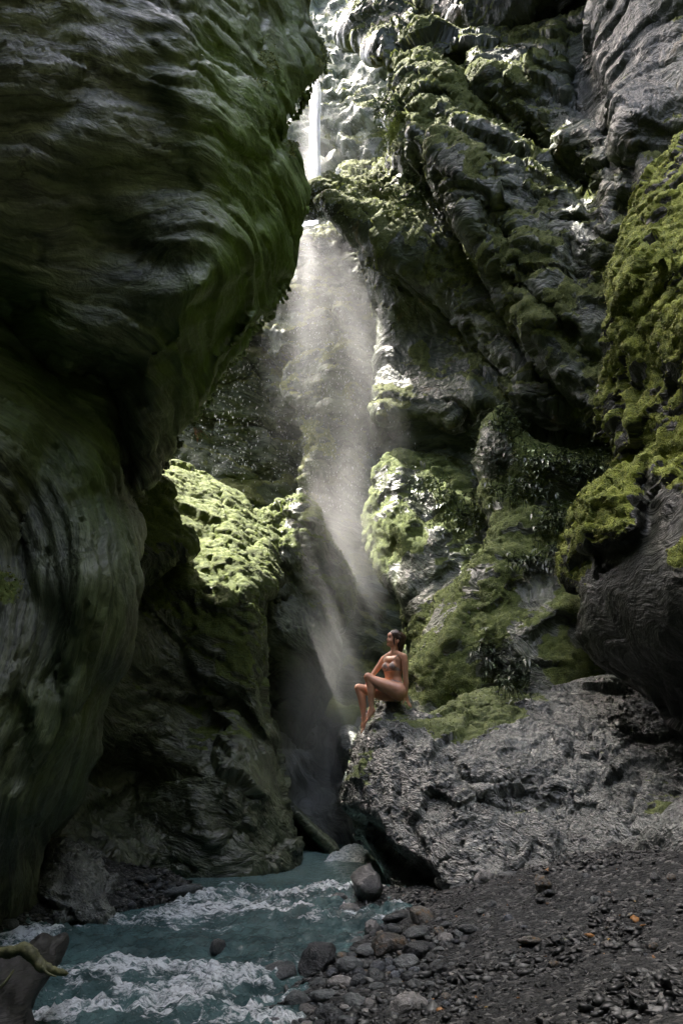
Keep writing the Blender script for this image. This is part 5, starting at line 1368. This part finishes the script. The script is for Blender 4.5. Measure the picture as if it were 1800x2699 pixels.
shr = [(1335, 1140, 40, 60, 90, [RM], 'dark leafy plant at the top left of the mossy slope by the cave'), (1290, 1210, 30, 60, 60, [RM], 'narrow leafy plant on the left edge of the cave mouth'),
       (1440, 1225, 70, 30, 130, [RM], 'leafy plant spreading along the middle of the cave ledge'), (1540, 1245, 60, 40, 130, [RM], 'leafy plant at the right end of the cave ledge near the cliff'),
       (1370, 1300, 60, 40, 90, [RM], 'leafy clump just below the cave ledge'), (1460, 1385, 60, 40, 90, [RM], 'leafy clump in the middle of the mossy slope'),
       (1500, 1460, 60, 22, 80, [RM], 'row of drooping leaves under the mossy right bulge'), (1410, 1490, 70, 16, 70, [RM], 'row of small leaves across the slope above the wet patch'),
       (1290, 1730, 40, 40, 60, [RM], 'low leafy plant beside the fern above the boulder'), (1350, 1790, 50, 40, 80, [RM, 'boulder.001'], 'glossy leafy plant nearest the top of the boulder'),
       (1130, 1300, 60, 50, 80, [M5], 'sparse leafy plant on the misty mound behind the head'), (1220, 1370, 50, 50, 80, [M5], 'leafy plant in the hollow between mound and slope'),
       (1080, 520, 60, 60, 90, [UR], 'leafy plant growing on the sunlit spur'), (1000, 300, 50, 70, 90, [UR], 'leafy plant on the edge above the pale fern')]
for i, a in enumerate(shr): shrub(*a, size=0.13 if i < 12 else 0.15, seed=50 + i)

# ------------------------------------------------------------------ hanging moss: short strands growing from the mossy rock
def moss_strands(nm, n, L, mat, seed, win=None):
    o = bpy.data.objects[nm]; v, nr, ms, X, Y = SURF[nm]
    rs = np.random.default_rng(seed)
    view = v - np.array([0, 0, CAMZ]); view = view / np.linalg.norm(view, axis=1)[:, None]
    k = np.where((ms > 0.45) & (X > -40) & (X < 1840) & (Y > -40) & (Y < 2739) & ((nr * view).sum(1) < 0.15))[0]
    if len(k) == 0: return
    k = rs.choice(k, n)
    p = v[k] + rs.normal(size=(n, 3)) * 0.012; nn_ = nr[k]
    d = nn_ * rs.uniform(.3, .9, (n, 1)) + np.array([0, 0, -1.0]) * rs.uniform(.1, 1.1, (n, 1)) + rs.normal(size=(n, 3)) * .35
    d /= np.linalg.norm(d, axis=1)[:, None]
    s = np.cross(d, rs.normal(size=(n, 3))); s /= np.linalg.norm(s, axis=1)[:, None]
    l = L * rs.uniform(.4, 1.3, (n, 1)); w = l * rs.uniform(.12, .22, (n, 1))
    a, b, c, e = p - s * w * .6 - nn_ * .01, p + s * w * .6 - nn_ * .01, p + d * l * .55 + s * w + nn_ * l * .15, p + d * l + np.array([0, 0, -.25]) * l
    V = np.stack([a, b, c, e], 1).reshape(-1, 3)
    i = np.arange(n)[:, None] * 4
    Fc = np.concatenate([i + [0, 1, 2], i + [0, 2, 3]])
    return tag(mesh_np('moss', V, Fc, mat, False, o), None, None, kind='stuff')
MM_y = leaf_mat('moss_yellow', (0.06, 0.075, 0.01), (0.22, 0.225, 0.035), 0.8); MM_g = leaf_mat('moss_green', (0.05, 0.065, 0.012), (0.16, 0.18, 0.05), 0.8)
moss_strands(UR, 16000, 0.055, MM_g, 1); moss_strands(RF, 16000, 0.026, MM_y, 2); moss_strands(RM, 14000, 0.028, MM_g, 3); moss_strands(B2, 10000, 0.024, MM_g, 4)
moss_strands(M5, 7000, 0.035, MM_g, 5); moss_strands('mossy_rock', 3000, 0.035, MM_g, 6); moss_strands('rock_pinnacle', 5000, 0.05, MM_g, 7); moss_strands('boulder.001', 5000, 0.02, MM_g, 8); moss_strands('cliff.002', 5000, 0.08, MM_g, 9); moss_strands('cliff', 2500, 0.03, MM_y, 10)

# ------------------------------------------------------------------ waterfall, drops, cascade
m, t, bs, _ = newmat('falling_water'); inp(t, bs, 'Base Color', (0.80, 0.84, 0.86)); bs.inputs['Roughness'].default_value = 0.25; bs.inputs['Transmission Weight'].default_value = 0.25
M_fall = m
def strands(n, seed):
    rs = np.random.default_rng(seed); V, Fc = [], []
    for k in range(n):
        px = 831 + rs.normal() * 5; Y = 15.6 + rs.normal() * .12
        y0 = rs.uniform(150, 470); y1 = min(y0 + rs.uniform(60, 260), 545)
        w = rs.uniform(.004, .011)
        pts = [P(px + rs.normal() * 1.2 + (y_ - 300) * .004 * (px - 831) * .12, y_, Y) for y_ in np.linspace(y0, y1, 6)]
        for i, p in enumerate(pts):
            ww = w * (0.35 if i in (0, 5) else 1) * rs.uniform(.7, 1.3)
            V += [p + (-ww, 0, 0), p + (ww * .5, -ww, 0), p + (ww * .5, ww, 0)]
        b = len(V) - 18
        for i in range(5):
            for j in range(3): Fc.append([b + i * 3 + j, b + i * 3 + (j + 1) % 3, b + i * 3 + 3 + (j + 1) % 3, b + i * 3 + 3 + j])
    return np.array(V), np.array(Fc)
V, Fc = strands(260, 5)
tag(mesh_np('waterfall', V, Fc, M_fall), 'thin white waterfall dropping behind the left cliff edge', 'waterfall')
def drops(n, seed):
    rs = np.random.default_rng(seed)
    px = np.concatenate([rs.normal(880, 110, n), rs.normal(600, 60, n // 8), rs.normal(840, 25, n // 6)]); py = np.concatenate([rs.uniform(20, 1350, n), rs.uniform(900, 1250, n // 8), rs.uniform(480, 580, n // 6)])
    Y = rs.uniform(13.2, 16.5, len(px)); p = P(px, py, Y)
    L = rs.uniform(.012, .055, len(px)) * rs.random(len(px)) ** .5; w = rs.uniform(.002, .0055, len(px))
    N = len(px); u = np.zeros((N, 3)); u[:, 2] = 1; u[:, 0] = rs.normal(size=N) * .06
    top, bot = p + u * L[:, None], p - u * L[:, None] * .6
    r = [np.stack([w * math.cos(a), w * math.sin(a), 0 * w], -1) for a in (0, 2.1, 4.2)]
    V = np.stack([top, p + r[0], p + r[1], p + r[2], bot], 1).reshape(-1, 3); i = np.arange(N)[:, None] * 5
    Fc = np.concatenate([i + f for f in ([0, 1, 2], [0, 2, 3], [0, 3, 1], [4, 2, 1], [4, 3, 2], [4, 1, 3])])
    return V, Fc
V, Fc = drops(4200, 8)
tag(mesh_np('water_drops', V, Fc, M_fall), 'falling drops and spray around the waterfall', kind='stuff')
mf, t, bs, _ = newmat('white_water'); pos = nd(t, 'ShaderNodeNewGeometry').outputs['Position']
inp(t, bs, 'Base Color', mix(t, ramp(t, tex(t, vmul(t, pos, (2, 2, 1)), 9, 5, 0.7, 0.6), 0.35, 0.65), (0.12, 0.2, 0.2), (0.75, 0.79, 0.8))); bs.inputs['Roughness'].default_value = 0.3
cas = make_rock('cascade', [inflate([(845, 2290), (868, 2262), (900, 2238), (930, 2229), (965, 2246), (1000, 2290)], [(880, 2265, 11.5), (930, 2240, 12.0), (960, 2265, 11.5)], 0.9, 24, 0.3, 6)], 0.025, mf, grain=(0.6, 0.3, 0.7), seed=31,
                disp=[('fbm', 3, 0.04, 3), ('ridge', 6, 0.03, 3), ('fbm', 18, 0.01, 2)])
tag(cas, 'small white cascade pouring into the far end of the pool', 'cascade')
# fallen leaves
rs = np.random.default_rng(77); V, Fc = [], []
for k in range(12):
    g = ground_at(rs.uniform(900, 1780), rs.uniform(2330, 2690), 0.03)
    a = rs.uniform(0, 6.28); L = rs.uniform(.01, .02); d = np.array([math.cos(a), math.sin(a), rs.uniform(-.2, .4)]); s = np.array([-math.sin(a), math.cos(a), rs.uniform(-.2, .2)])
    b = len(V); V += [g - d * L, g + s * L * .4 + (0, 0, .004), g + d * L, g - s * L * .4 + (0, 0, .004)]; Fc.append([b, b + 1, b + 2, b + 3])
tag(mesh_np('fallen_leaves', np.array(V), Fc, ML_yel, False), 'tiny yellow and orange leaves lying on the gravel', kind='stuff')
